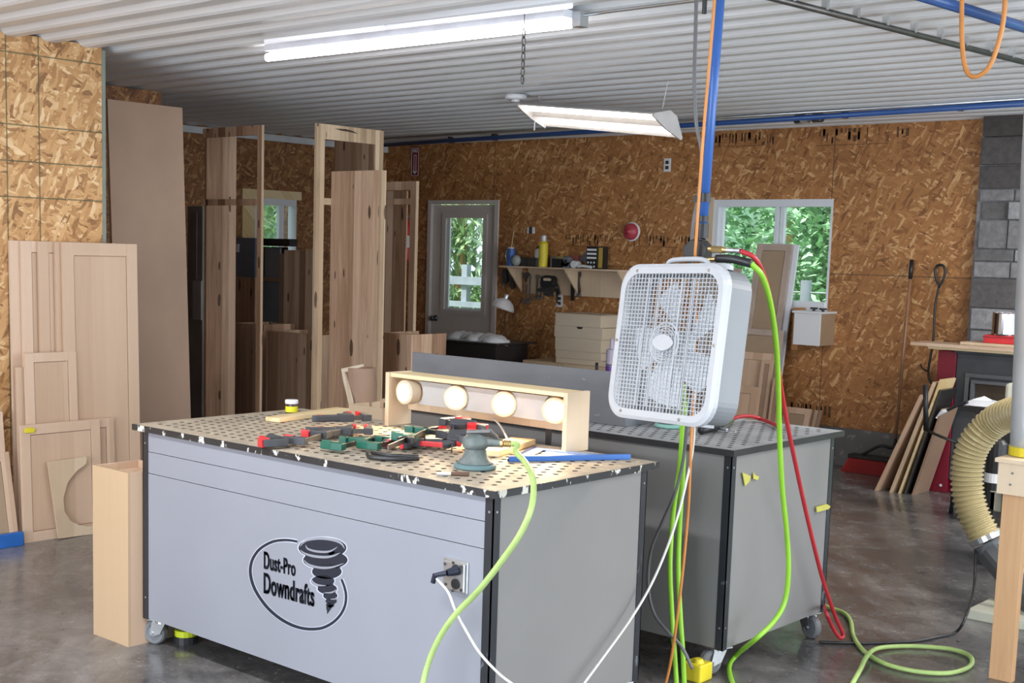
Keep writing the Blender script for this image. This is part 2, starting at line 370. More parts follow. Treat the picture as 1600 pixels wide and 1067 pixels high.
# window and door glass
def glass():
    m = bpy.data.materials.new('window_glass'); m.use_nodes = True; t = m.node_tree; t.nodes.clear()
    o = t.nodes.new('ShaderNodeOutputMaterial'); a = t.nodes.new('ShaderNodeBsdfTransparent'); g = t.nodes.new('ShaderNodeBsdfGlossy'); mx = t.nodes.new('ShaderNodeMixShader')
    g.inputs['Roughness'].default_value = .02; mx.inputs[0].default_value = .07; a.inputs[0].default_value = (.93, .97, .97, 1)
    t.links.new(a.outputs[0], mx.inputs[1]); t.links.new(g.outputs[0], mx.inputs[2]); t.links.new(mx.outputs[0], o.inputs[0]); return m
M_GLASS = glass()
def win(name, axis, pos, u0, u1, z0, z1, mull, dirn):
    w = bpy.data.objects.new(name, None); COL.objects.link(w); w['kind'] = 'structure'
    c = V(((u0+u1)/2, pos, z0)) if axis == 'y' else V((pos, (u0+u1)/2, z0)); w.location = c; MW[w.name] = Matrix.Translation(c)
    def b(m, a0, a1, d0, d1, q0, q1):
        if axis == 'y': m.bx(a0, a1, pos+d0, pos+d1, q0, q1)
        else: m.bx(pos-d1, pos-d0, a0, a1, q0, q1)
    m = MB(); f = .045
    b(m, u0, u0+f, -.005, .10, z0, z1); b(m, u1-f*.4, u1, -.005, .10, z0, z1); b(m, u0+f, u1-f*.4, -.005, .10, z1-.06, z1); b(m, u0+f, u1-f*.4, -.02, .10, z0, z0+.07)
    m.done('window_frame', M_WHITEV, w)
    m = MB(); b(m, mull-.03, mull+.0, .03, .07, z0+.07, z1-.06); b(m, mull+.012, mull+.045, .05, .09, z0+.07, z1-.06)
    b(m, u0+f+.0, u0+f+.028, .03, .07, z0+.07, z1-.06); b(m, u0+f, mull, .03, .07, z0+.07, z0+.1); m.done('window_sash', M_WHITEV, w)
    m = MB(); b(m, u0+f, u1-f*.4, .075, .079, z0+.07, z1-.06); m.done('pane', M_GLASS, w); return w
win('window_1', 'y', YB, -6.02, -4.93, 1.22, 2.11, -5.43, 1)
win('window_2', 'x', XF, 8.10, 8.63, 1.22, 2.07, 8.47, 1)
d = bpy.data.objects.new('door_1', None); COL.objects.link(d); d['kind'] = 'structure'; d.location = (-8.89, YB, 0); MW['door_1'] = Matrix.Translation(V((-8.89, YB, 0)))
MB().bx(-9.36, -9.315, YB-.02, YB+.12, 0, 2.12).bx(-8.465, -8.42, YB-.02, YB+.12, 0, 2.12).bx(-9.315, -8.465, YB-.02, YB+.12, 2.085, 2.12).done('door_frame', M_DOORG, d)
m = MB(); 
for a in ((-9.31, -9.15, .02, 2.075), (-8.61, -8.47, .02, 2.075), (-9.15, -8.61, .02, 1.02), (-9.15, -8.61, 1.955, 2.075)): m.bx(a[0], a[1], YB+.02, YB+.065, a[2], a[3])
m.done('door_leaf', M_DOORG, d)
m = MB()
for a in ((-9.18, -9.13, .99, 1.985), (-8.63, -8.58, .99, 1.985), (-9.13, -8.63, .99, 1.03), (-9.13, -8.63, 1.945, 1.985)): m.bx(a[0], a[1], YB+.005, YB+.02, a[2], a[3])
m.done('glazing_bead', M_DOORG, d)
m = MB()
for a in ((-9.13, -9.085, 1.03, 1.945), (-8.645, -8.63, 1.03, 1.945), (-9.085, -8.645, 1.03, 1.05)): m.bx(a[0], a[1], YB+.021, YB+.04, a[2], a[3])
m.done('glazing_strip', M_WHITEV, d)
box(-9.13, -8.63, YB+.045, YB+.049, 1.03, 1.945).done('pane', M_GLASS, d)
for z in (.93,): lab(MB().lathe([(.0, .075), (.02, .073), (.028, .06), (.024, .045), (.012, .035), (.012, .01), (.032, .008), (.032, 0)], Matrix.Translation((-9.25, YB+.02, z)) @ Euler((PI/2, 0, 0)).to_matrix().to_4x4()).done('door_knob', M_DSTEEL, d, smooth=True), 'dark metal knob')
m = MB()
for z in (.3, 1.1, 1.85): m.cyl((-8.462, YB+.012, z-.05), (-8.462, YB+.012, z+.05), .008, n=8)
m.done('hinge', M_DSTEEL, d)

# ------------------------------------------------------------------ outdoors seen through the glass
def leafmat(name, a, b_):
    m, t, b = nt(name); g = t.nodes.new('ShaderNodeNewGeometry').outputs['Random Per Island']
    t.links.new(ramp(t, g, [(0, a), (.6, b_), (1, tuple(min(1, x*1.5) for x in b_))]), b.inputs['Base Color']); b.inputs['Roughness'].default_value = .5
    b.inputs['Transmission Weight'].default_value = 0; return m
M_LEAF = leafmat('broad_leaves', (.14, .28, .15), (.42, .66, .40)); M_LEAF2 = leafmat('spruce_sprays', (.16, .26, .15), (.46, .62, .32))
def tree(name, label, c, rad, n, leaf, mat, group=None, droop=0.0):
    t = thing(name, label, 'tree', (c[0], c[1], 0), group=group); m = MB(); r = random.Random(int(c[0]*100))
    for i in range(n):
        u = V((r.gauss(0, 1), r.gauss(0, 1), r.gauss(0, 1))).normalized(); q = r.uniform(.55, 1)**.6
        lump = 1+.18*math.sin(u.x*7+c[0])*math.cos(u.z*6)
        p = V((c[0]+u.x*rad[0]*q*lump, c[1]+u.y*rad[1]*q*lump, c[2]+u.z*rad[2]*q*lump))
        if p.z < .05: continue
        E = Euler((r.uniform(-1, 1)+droop, r.uniform(-1, 1), r.uniform(0, 6.28))).to_matrix(); s = leaf*r.uniform(.6, 1.3); w = s*(.28 if droop else .5)
        m.poly([p+E @ V((0, -s, 0)), p+E @ V((w, 0, .1*s)), p+E @ V((0, s, 0)), p+E @ V((-w, 0, .1*s))])
    m.done('foliage', mat, t, recalc=False)
    MB().cyl((c[0], c[1], 0), (c[0], c[1], c[2]), .12, .07).done('trunk', M_STUD, t); return t
struct(box(-30, 8, 10.2, 40, -.1, -.02).done('ground', plain('grass_ground', (.10, .20, .06), .9, 0, .4, 8)))
struct(box(-30, -10.4, -5, 10.2, -.1, -.02).done('ground_left', plain('grass_ground', (.10, .20, .06), .9)))
tree('maple_tree', 'leafy green tree filling the left pane of the window on the right', (-8.2, 15.2, 2.3), (1.8, .8, 2.2), 9000, .07, M_LEAF)
tree('maple_tree', 'leafy green tree filling the right pane of the window on the right', (-6.1, 13.6, 1.9), (1.2, .8, 1.8), 8000, .07, M_LEAF)
tree('maple_tree', 'rounded leafy tree farther back behind the two by the right window', (-7.4, 18.5, 2.5), (3.5, 1.2, 3.2), 9000, .11, M_LEAF)
tree('spruce_tree', 'spruce with drooping pale green sprays outside the door glass', (-13.2, 14.6, 2.4), (1.9, 1.0, 2.2), 11000, .10, M_LEAF2, droop=1.1)
tree('spruce_tree', 'broad tree outside the small window beyond the open cabinets', (-14.6, 11.8, 2.0), (1.3, 1.7, 2.0), 9000, .09, M_LEAF2, droop=.8)
struct(box(-20, 4, 23, 23.4, 0, 7).done('hedge_backdrop', plain('distant_woodland', (.20, .34, .24), .9, 0, .5, 2)))
struct(box(-22, -21.6, 5, 23, 0, 7).done('hedge_backdrop_left', plain('distant_woodland', (.12, .22, .13), .9)))
t = thing('deck_railing', 'grey wooden railing seen low through the door glass', 'railing', (-11.6, 12.4, 0))
M_RAIL = plain('weathered_rail', (.38, .42, .47), .7)
for a, b_ in ((1.20, 1.30), (.92, .99), (.40, .47)): box(-12.6, -10.7, 12.36, 12.40, a, b_).done('rail', M_RAIL, t)
for x in (-12.5, -11.15, -10.8): box(x-.045, x+.045, 12.40, 12.48, 0, 1.45).done('post', M_RAIL, t)
t = thing('wire_fence', 'thin wire fence with a wooden post outside the right window', 'fence', (-6.0, 12.2, 0))
for z in (.9, 1.1, 1.30): MB().cyl((-8, 12.2, z), (-4.4, 12.2, z), .008, n=6).done('wire', M_GALV, t)
MB().cyl((-6.35, 12.2, 0), (-6.35, 12.2, 1.42), .055).done('post', M_RAIL, t)

# ------------------------------------------------------------------ wall services
def sw(name, label, cat, x, z, w=.07, h=.115, slots=True):
    t = thing(name, label, cat, (x, YB, z)); box(x-w/2, x+w/2, YB-.008, YB, z-h/2, z+h/2).done('plate', M_WHITE, t, bevel=.002)
    m = MB()
    if slots: m.bx(x-.016, x+.016, YB-.012, YB-.008, z+.008, z+.036).bx(x-.016, x+.016, YB-.012, YB-.008, z-.036, z-.008)
    else: m.bx(x-.018, x+.018, YB-.012, YB-.008, z-.032, z+.032)
    m.done('socket' if slots else 'rocker', M_DSTEEL, t); return t
sw('wall_outlet', 'white wall outlet under the tool shelf beside the hanging chisel', 'outlet', -7.638, 1.18)
sw('wall_outlet', 'small white wall outlet high above the red alarm bell', 'outlet', -6.51, 2.411)
sw('light_switch', 'small white switch plate on the board wall above the yellow bottle', 'switch', -8.014, 1.832, .09, .06, False)
t = thing('alarm_bell', 'round red alarm bell on the board wall above the tool shelf', 'alarm bell', (-6.851, YB, 1.832))
ME = Matrix.Translation((-6.851, YB, 1.832)) @ Euler((PI/2, 0, 0)).to_matrix().to_4x4()
lab(MB().lathe([(.0, .0), (.085, 0), (.085, .012), (.078, .016), (0, .016)], ME, 28).done('bezel', M_WHITE, t, smooth=False), 'white back ring')
MB().lathe([(.074, .016), (.074, .03), (.066, .05), (.045, .062), (.02, .066), (.02, .075), (.0, .077)], ME, 28).done('gong', plain('faded_red', (.42, .05, .07), .4), t, smooth=True)
t = thing('extinguisher_sign', 'narrow red sign with a white down arrow on the back wall', 'sign', (-9.56, YB, 2.36))
box(-9.63, -9.51, YB-.006, YB, 2.36, 2.66).done('plate', plain('sign_red', (.25, .02, .03), .4), t)
m = MB(); y = YB-.008; X0, X1, Z0, Z1 = -9.622, -9.518, 2.368, 2.652
for a in ((X0, X1, Z1-.006, Z1), (X0, X1, Z0, Z0+.006), (X0, X0+.006, Z0, Z1), (X1-.006, X1, Z0, Z1), (-9.588, -9.581, 2.41, 2.58), (-9.559, -9.552, 2.41, 2.58), (-9.59, -9.55, 2.575, 2.583)): m.bx(a[0], a[1], y, y+.002, a[2], a[3])
m.prism([(-9.605, y, 2.42), (-9.535, y, 2.42), (-9.57, y, 2.385)], (0, .002, 0)); m.done('arrow', M_WHITE, t)
def text(s, name, mat, parent, M, size, sx=1.0, off=0.0, ext=.0005):
    cu_ = bpy.data.curves.new('t', 'FONT'); cu_.body = s; cu_.size = size; cu_.offset = off; cu_.extrude = ext; cu_.align_x = 'CENTER'; cu_.align_y = 'CENTER'
    o = bpy.data.objects.new('t', cu_); COL.objects.link(o); bpy.context.view_layer.update()
    me = bpy.data.meshes.new_from_object(o.evaluated_get(bpy.context.evaluated_depsgraph_get())); bpy.data.objects.remove(o)
    me.transform(M @ Matrix.Diagonal((sx, 1, 1, 1))); me.transform(MW[parent.name].inverted()); me.materials.clear(); me.materials.append(mat)
    o = bpy.data.objects.new(name, me); COL.objects.link(o); o.parent = parent; MW[o.name] = MW[parent.name]; return o
text('FIRE', 'lettering', M_WHITE, t, Matrix.Translation((-9.57, YB-.008, 2.62)) @ Euler((PI/2, 0, 0)).to_matrix().to_4x4(), .045, .9, .001)
t = thing('fire_extinguisher', 'red fire extinguisher glimpsed through the gap of the cabinet by the door', 'fire extinguisher', (-9.58, 9.72, 1.5))
MB().lathe([(0, 0), (.058, .0), (.062, .02), (.062, .34), (.045, .39), (.02, .41), (.02, .43), (0, .43)], Matrix.Translation((-9.58, 9.75, 1.50)), 18).done('cylinder', M_RED, t, smooth=True)
MB().bx(-9.60, -9.56, 9.71, 9.79, 1.93, 1.96).bx(-9.59, -9.57, 9.66, 9.78, 1.97, 1.99).done('valve', M_STEEL, t)
MB().lathe([(.0635, .14), (.0635, .26)], Matrix.Translation((-9.58, 9.75, 1.50)), 18).done('paper_label', M_PAPER, t)
MB().bx(-9.60, -9.56, 9.812, YB, 1.6, 1.8).done('bracket', M_DSTEEL, t)
# stencilled ink marks printed on the board wall (illegible upside-down mill marks)
def mill(name, x0, x1, z0, z1, seed, label):
    r = random.Random(seed); m = MB(); x = x0
    while x < x1:
        w = r.uniform(.008, .03); k = r.choice((0, 1, 1, 2, 2, 3))
        for q in range(k):
            a = r.uniform(z0, z1-.03); m.bx(x, x+w*r.uniform(.3, 1), YB-.0015, YB-.0005, a, min(z1, a+r.uniform(.02, .1)))
        x += w+r.uniform(.003, .02)
    m.bx(x0, x0+(x1-x0)*.8, YB-.0015, YB-.0005, z0, z0+.004)
    o = m.done(name, plain('faded_ink', (.10, .05, .022), .8)); o['kind'] = 'structure'
mill('trim_5', -6.06, -5.47, 2.55, 2.66, 1, ''); mill('trim_6', -5.12, -4.35, 2.53, 2.66, 2, ''); mill('trim_7', -6.83, -6.25, 1.70, 1.80, 3, ''); mill('trim_8', -7.65, -7.05, 1.69, 1.80, 4, ''); mill('trim_9', -5.2, -4.85, .36, .46, 5, '')
# ------------------------------------------------------------------ ceiling things
def pipe(name, label, cat, pts, r, mat, group=None, fit=None, n=10):
    m = MB().tube(pts, r, n); o = m.done(name, mat, smooth=True); return tag(o, label, cat, group)
t = thing('air_line_pipe', 'long blue air pipe running under the ceiling along the back wall', 'pipe', (-6, 9.2, 2.62))
P0, P1 = PZ(560, 229, 2.645), PZ(1640, 159, 2.645)
MB().tube([P0, P1], .02, 10).done('pipe_run', M_BLUED, t, smooth=True)
c = PZ(1262, 185, 2.645); dd = (P1-P0).normalized()
lab(MB().cyl(c-dd*.10, c-dd*.03, .034).cyl(c+dd*.05, c+dd*.12, .034).done('coupling', M_DSTEEL, t, smooth=True), 'dark grey pipe couplings')
lab(MB().cyl(c-dd*.03, c+dd*.05, .025).bx(c.x-.03, c.x+.03, c.y-.06, c.y-.01, c.z-.035, c.z-.01).done('valve', M_STEEL, t), 'silver shutoff valve')
m = MB()
for px_ in (705, 773, 1320, 1500): q = PZ(px_, 226-(px_-600)*.0665, 2.66); m.bx(q.x-.015, q.x+.015, q.y-.03, q.y+.03, 2.63, 2.69)
m.done('clip', M_DSTEEL, t)
tag(MB().tube([PZ(560, 219, 2.675), PZ(1640, 152, 2.675)], .011, 8).done('metal_conduit', M_STEEL, smooth=True), 'thin metal conduit beside the blue pipe under the ceiling at the back wall', 'conduit')
t = thing('conduit_rail', 'dark conduit crossing the ceiling at upper right on small standoffs', 'conduit', (-2.6, 5.8, 2.62))
A, B = V((-2.72, 4.3, 2.635)), V((-2.40, 7.6, 2.635)); MB().tube([A, B], .014, 8).done('conduit_run', M_DSTEEL, t, smooth=True)
for i in range(14): q = A.lerp(B, (i+.4)/14); box(q.x-.012, q.x+.012, q.y-.012, q.y+.012, 2.64, 2.681).done('standoff', M_STEEL, t)
t = thing('air_line_pipe', 'short stretch of blue air pipe in the upper right corner', 'pipe', (-2.1, 5.4, 2.6))
MB().tube([V((-2.26, 4.2, 2.635)), V((-1.95, 6.9, 2.60))], .022, 10).done('pipe_run', M_BLUED, t, smooth=True)
MB().bx(-2.22, -2.16, 4.86, 4.90, 2.615, 2.69).done('clip', M_DSTEEL, t)
loop = spline([PY(1504, -60, 4.95), PY(1503, 0, 4.95), PY(1503, 60, 4.95), PY(1508, 105, 4.95), PY(1522, 120, 4.95), PY(1545, 105, 4.95), PY(1562, 60, 4.95), PY(1570, 10, 4.95), PY(1571, -60, 4.95)])
tag(MB().tube(loop, .0085, 10).done('extension_cable', M_ORANGE, smooth=True), 'orange cord hanging in a loop from the upper right ceiling', 'cord')
# smoke detector
q = PZ(806, 148, 2.682)
t = thing('smoke_detector', 'round white smoke detector on the ribbed ceiling', 'smoke detector', q)
MB().lathe([(0, 0), (.07, 0), (.075, -.01), (.075, -.025), (.06, -.035), (0, -.035)], Matrix.Translation(q), 24).done('base', M_WHITE, t, smooth=True)
MB().lathe([(.03, -.035), (.028, -.048), (0, -.05)], Matrix.Translation(q), 16).done('sensor_dome', M_WHITE, t, smooth=True)
# long strip light
A, B = PZ(416, 90, 2.63), PZ(900, 36, 2.63); ax = (B-A).normalized(); pr = V((ax.y, -ax.x, 0))
t = thing('strip_light', 'long lit fluorescent strip light on the ceiling at upper left', 'light', (A+B)/2)
def along(m, a, b, p0, p1, z0, z1):
    m.prism([a+pr*p0+V((0, 0, z0-a.z)), a+pr*p1+V((0, 0, z0-a.z)), a+pr*p1+V((0, 0, z1-a.z)), a+pr*p0+V((0, 0, z1-a.z))], b-a); return m
m = MB(); along(m, A+ax*.10, B, -.04, .10, 2.645, 2.679); m.done('housing', plain('lamp_white_metal', (.75, .76, .82), .35), t)
MB().tube([A+V((0, 0, .0))+ax*.01, B-ax*.03], .021, 12).done('fluorescent_tube', M_TUBE, t, smooth=True)
MB().bx(B.x-.0, B.x+.045, B.y-.03, B.y+.03, 2.61, 2.675).done('end_cap', M_STEEL, t)
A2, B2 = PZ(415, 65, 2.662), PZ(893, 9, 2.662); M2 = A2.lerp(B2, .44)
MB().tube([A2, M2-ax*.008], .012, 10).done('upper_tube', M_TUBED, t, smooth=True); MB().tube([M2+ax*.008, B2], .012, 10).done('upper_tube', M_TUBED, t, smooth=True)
tag(MB().tube([PZ(912, 24, 2.66), PZ(958, 17, 2.67), PZ(1090, 0, 2.67), PZ(1180, -12, 2.67)], .007, 8).done('metal_conduit', M_STEEL, smooth=True), 'thin conduit leading right from the end of the long strip light', 'conduit')
# hanging chain
q = PZ(820, 12, 2.69); m = MB(); z = 2.60; i = 0
m.cyl((q.x, q.y, 2.70), (q.x, q.y, 2.60), .0025, n=6)
while z > 2.37:
    pts = [V((q.x+(.009*math.cos(a) if i % 2 else 0), q.y+(0 if i % 2 else .009*math.cos(a)), z-.02+.02*math.sin(a))) for a in [2*PI*k/12 for k in range(13)]]
    m.tube(pts, .003, 6); z -= .033; i += 1
tag(m.done('hanging_chain', M_DSTEEL, smooth=True), 'short dark chain dangling in front of the long strip light', 'chain')
# two tube shop light
A, B = PZ(836, 169, 2.605), PZ(1048, 184, 2.46); ax = (B-A).normalized(); pr = V((ax.y, -ax.x, 0))
t = thing('shop_light', 'white two tube shop light hanging over the tool shelf', 'light', (A+B)/2)
TL = R_(27)
def rot2(x, y): return pr*(x*math.cos(TL)-y*math.sin(TL))+V((0, 0, x*math.sin(TL)+y*math.cos(TL)))
def sect(a, pts, z=0): return [a+rot2(x, y) for x, y in pts]
m = MB(); m.prism(sect(A, ((-.135, -.055), (-.03, .03), (.04, .03), (.145, -.055), (.14, -.061), (.04, .018), (-.03, .018), (-.13, -.061))), B-A)
for e in (A, B): m.prism(sect(e, ((-.135, -.055), (-.03, .03), (.04, .03), (.145, -.055), (.145, -.075), (.005, -.085), (-.135, -.075))), ax*.015)
m.done('reflector', plain('shop_light_reflector', (.52, .50, .49), .4), t); MB().prism(sect(A, ((-.022, .0), (.003, -.066), (.028, .0))), B-A).done('ballast_cover', plain('ballast_grey', (.30, .28, .27), .5), t)
for o_ in (-.075, .082): lab(MB().tube([A+rot2(o_, -.05)+ax*.02, B+rot2(o_, -.05)-ax*.01], .017, 12).done('fluorescent_tube', M_TUBEW, t, smooth=True), 'glowing tube')
MB().tube([A+ax*.04+V((0, 0, .03)), V((A.x+ax.x*.04, A.y+ax.y*.04, 2.69))], .0025, 6).done('hanging_wire', M_STEEL, t)
MB().tube([A-V((0, 0, .04)), A-V((0, 0, .15))], .006, 6).done('pull_rod', M_STEEL, t)
MB().tube([B-ax*.08+V((0, 0, .03)), V((B.x-.03, B.y, 2.69))], .0025, 6).done('hanging_wire', M_STEEL, t)
# ================================================================== DOWNDRAFT TABLES
def perf(m, x0, x1, y0, y1, z, th, px=.052, r=.0108, edge=.03):
    """perforated top: brick lattice of octagonal through holes"""
    nx = int((x1-x0-2*edge)/px); ny = int((y1-y0-2*edge)/px); cx0 = x0+(x1-x0-nx*px)/2; cy0 = y0+(y1-y0-ny*px)/2; bm = m.bm
    vs = {}
    def v(x, y, q=z):
        k = (round(x, 5), round(y, 5), round(q, 5))
        if k not in vs: vs[k] = bm.verts.new((x, y, q))
        return vs[k]
    for j in range(ny):
        sh = (px/2) if j % 2 else 0
        ya, yb = cy0+j*px, cy0+(j+1)*px
        xs = [cx0+sh+i*px for i in range(nx if sh else nx+1)]
        if sh: bm.faces.new((v(cx0, ya), v(cx0+sh, ya), v(cx0+sh, yb), v(cx0, yb))); bm.faces.new((v(xs[-1], ya), v(cx0+nx*px, ya), v(cx0+nx*px, yb), v(xs[-1], yb)))
        for a, b in zip(xs, xs[1:]):
            c = ((a+b)/2, (ya+yb)/2); O = [(c[0]+r*math.cos(PI/8+k*PI/4), c[1]+r*math.sin(PI/8+k*PI/4)) for k in range(8)]
            Q = [(b, yb), (a, yb), (a, ya), (b, ya)]
            ov = [bm.verts.new((p[0], p[1], z)) for p in O]; dv = [bm.verts.new((p[0], p[1], z-th)) for p in O]
            for k in range(4):
                i0, i1 = (2*k) % 8, (2*k+1) % 8; bm.faces.new((v(*Q[k]), ov[i1], ov[i0]))
                i2 = (2*k+2) % 8; bm.faces.new((v(*Q[k]), v(*Q[(k+1) % 4]), ov[i2], ov[i1]))
            for k in range(8): bm.faces.new((ov[k], ov[(k+1) % 8], dv[(k+1) % 8], dv[k])).material_index = 1
    X1, Y1 = cx0+nx*px, cy0+ny*px
    for a in ((x0, x1, y0, cy0), (x0, x1, Y1, y1), (x0, cx0, cy0, Y1), (X1, x1, cy0, Y1)): bm.faces.new([bm.verts.new(p) for p in ((a[0], a[2], z), (a[1], a[2], z), (a[1], a[3], z), (a[0], a[3], z))])
    for f in bm.faces: f.normal_update()
def caster(t, x, y, zt, yaw):
    M = Matrix.Translation((x, y, 0)) @ Matrix.Rotation(yaw, 4, 'Z')
    m = MB(); m.bx(-.045, .045, -.04, .04, zt-.006, zt, M); m.cyl(M @ V((0, 0, zt-.006)), M @ V((0, 0, zt-.02)), .03)
    for s in (-1, 1): m.prism([M @ V((a, s*.022, b)) for a, b in ((-.03, zt-.015), (.032, zt-.015), (.045, .045), (.03, .038), (-.005, .05))], M.to_3x3() @ V((0, s*.003, 0)))
    m.bx(-.03, .032, -.022, .022, zt-.018, zt-.012, M); m.cyl(M @ V((.032, -.032, .05)), M @ V((.032, .032, .05)), .007)
    c = m.done('caster', M_STEEL, t)
    W = M @ Matrix.Translation((.032, 0, .05)) @ Euler((PI/2, 0, 0)).to_matrix().to_4x4()
    MB().lathe([(.0, -.014), (.03, -.014), (.032, -.017), (.044, -.017), (.05, -.01), (.05, .01), (.044, .017), (.032, .017), (.03, .014), (.0, .014)], W, 24).done('wheel', plain('grey_rubber_wheel', (.16, .165, .175), .55), c, smooth=False)
def bench(name, label, tx, ty, bx_, by_, mt, me_, mf, ms, zt=.9, zb=.115, seams=True):
    t = thing(name, label, 'workbench', ((bx_[0]+bx_[1])/2, (by_[0]+by_[1])/2, 0)); x0, x1 = bx_; y0, y1 = by_; th = .024
    m = MB(); perf(m, tx[0], tx[1], ty[0], ty[1], zt, .012); m.done('perforated_top', mt, t, recalc=False).data.materials.append(plain('hole_wall_shade', (.045, .04, .035), .8))  # hole walls coloured dark to stand for the shade inside them
    m = MB(); e = .004
    for a in ((tx[0]-e, tx[1]+e, ty[0]-e, ty[0]), (tx[0]-e, tx[1]+e, ty[1], ty[1]+e), (tx[0]-e, tx[0], ty[0], ty[1]), (tx[1], tx[1]+e, ty[0], ty[1])): m.bx(a[0], a[1], a[2], a[3], zt-th, zt-.0005)
    m.bx(tx[0], tx[1], ty[0], y0+.03, zt-th, zt-.014).bx(tx[0], tx[1], y1-.03, ty[1], zt-th, zt-.014).bx(tx[0], x0+.03, y0+.03, y1-.03, zt-th, zt-.014).bx(x1-.03, tx[1], y0+.03, y1-.03, zt-th, zt-.014)
    m.done('edge_band', me_, t)
    box(x0+.04, x1-.04, y0+.04, y1-.04, zt-.11, zt-.10).done('hole_shade_sheet', M_DARK, t)  # black sheet added as painted shade below the holes
    m = MB(); p = .034
    for a, b_ in (((zb, .709), (.7115, .7955), (.798, zt-th)) if seams else ((zb, zt-th),)): m.bx(x0+p, x1-p, y0+.003, y0+.018, a, b_)
    m.done('front_panel', mf, t)
    box(x1-.018, x1-.003, y0+p, y1-p, zb, zt-th).done('side_panel', ms, t)
    box(x0+.003, x0+.018, y0+p, y1-p, zb, zt-th).done('side_panel', ms, t)
    box(x0+p, x1-p, y1-.018, y1-.003, zb, zt-th).done('back_panel', ms, t)
    box(x0+.02, x1-.02, y0+.02, y1-.02, zb, zb+.015).done('bottom_panel', ms, t)
    for sx in (0, 1):
        for sy in (0, 1):
            X = x1 if sx else x0; Y = y1 if sy else y0; dx = -p if sx else p; dy = -p if sy else p; k = .004
            m = MB(); m.bx(min(X, X+dx), max(X, X+dx), min(Y, Y+(k if not sy else -k)), max(Y, Y+(k if not sy else -k)), zb-.004, zt-th)
            m.bx(min(X, X+(k if not sx else -k)), max(X, X+(k if not sx else -k)), min(Y, Y+dy), max(Y, Y+dy), zb-.004, zt-th)
            o = m.done('corner_post', M_POST, t)
            m = MB()
            for z in (.2, .83):
                m.cyl((X+dx*.5, Y+(-.001 if not sy else .001), z), (X+dx*.5, Y+(.0 if not sy else 0), z), .004, n=8); m.cyl((X+(.001 if sx else -.001), Y+dy*.5, z), (X, Y+dy*.5, z), .004, n=8)
            m.done('rivet', M_STEEL, o)
            caster(t, X+dx*1.6, Y+dy*1.6, zb-.002, (R_(200), R_(160), R_(250), R_(-20))[sx*2+sy])
    return t
T1 = bench('downdraft_table', 'grey downdraft sanding table with a tornado logo on its front', (-4.478, -2.567), (3.022, 3.91), (-4.425, -2.577), (3.03, 3.86), M_TOP1, M_EDGE, M_PANEL, M_PANELG)
T2 = bench('downdraft_table', 'second grey downdraft table, behind the one with the logo', (-4.42, -2.538), (4.378, 5.29), (-4.40, -2.548), (4.386, 5.235), M_TOP2, M_EDGE2, M_PANELG, M_PANELG, seams=False)
# ---- logo on the front of the first table
YF = 3.033
def L(x, y, k=0): return PY(370+x/5.93, 820+y/5.93, YF) + V((0, -.0006-.0004*k, 0))
def blob(m, cx, cy, rx, ry, k, n=36, rot=0):
    m.poly([L(cx+rx*math.cos(a)*math.cos(rot)-ry*math.sin(a)*math.sin(rot), cy+rx*math.cos(a)*math.sin(rot)+ry*math.sin(a)*math.cos(rot), k) for a in [2*PI*i/n for i in range(n)]])
def ribbon(m, pts, w, k, taper=False):
    P = [V((a, b, 0)) for a, b in pts]; P = spline(P, 8); n = len(P); A = []; B = []
    for i, p in enumerate(P):
        t = (P[min(i+1, n-1)]-P[max(i-1, 0)]).normalized(); q = V((-t.y, t.x, 0)); ww = (w if not callable(w) else w(i/(n-1)))*(math.sin(PI*min(1, max(0, (i+.3)/(n-.4))))**.6 if taper else 1)/2
        A.append(p+q*ww); B.append(p-q*ww)
    for i in range(n-1): m.poly([L(A[i].x, A[i].y, k), L(A[i+1].x, A[i+1].y, k), L(B[i+1].x, B[i+1].y, k), L(B[i].x, B[i].y, k)])
M_INK = plain('logo_black', (.012, .016, .028), .45); M_HALO = plain('logo_pale', (.50, .52, .60), .4)
RING = [(562, 155), (500, 143), (430, 141), (350, 151), (270, 185), (200, 238), (148, 318), (128, 400), (132, 480), (160, 575), (212, 670), (290, 770), (390, 858), (500, 922), (600, 955), (700, 965), (800, 952), (890, 905), (960, 835), (1003, 750), (1014, 660), (1000, 580), (972, 503)]
m = MB(); ribbon(m, RING, lambda u: 40, 0)
for a in ((795, 212, 232, 106), (822, 325, 215, 96), (836, 432, 147, 78), (798, 520, 118, 60), (840, 592, 100, 56), (868, 655, 75, 45)): blob(m, *a, 0)
m.done('logo_outline', M_HALO, T1, recalc=False)
m = MB(); ribbon(m, RING, lambda u: 22+8*abs(math.sin(u*PI)), 1)
for a in ((795, 212, 222, 98), (822, 325, 206, 86), (836, 432, 137, 68), (798, 520, 108, 52), (840, 592, 90, 47), (868, 655, 66, 38), (876, 705, 52, 30), (866, 742, 38, 24)): blob(m, *a, 1)
m.poly([L(a, b, 1) for a, b in ((832, 740), (898, 740), (872, 780), (858, 800), (836, 828), (838, 800), (830, 770))]); m.done('logo_ring', M_INK, T1, recalc=False)
m = MB()
ribbon(m, [(585, 200), (640, 148), (720, 128), (800, 124), (900, 140), (970, 172), (1003, 222)], 26, 2, True)
ribbon(m, [(588, 232), (640, 268), (720, 290), (820, 298), (900, 285), (958, 258)], 24, 2, True)
ribbon(m, [(640, 185), (660, 220), (730, 243), (820, 250), (880, 238), (936, 203)], 20, 2, True)
ribbon(m, [(622, 322), (660, 362), (730, 388), (820, 398), (900, 388), (995, 355)], 22, 2, True)
ribbon(m, [(694, 500), (712, 535), (760, 558), (832, 562)], 18, 2, True)
ribbon(m, [(805, 628), (860, 628), (900, 618), (926, 596)], 14, 2, True); ribbon(m, [(868, 686), (910, 686), (934, 666)], 12, 2, True)
m.done('logo_highlight', M_PANEL, T1, recalc=False)
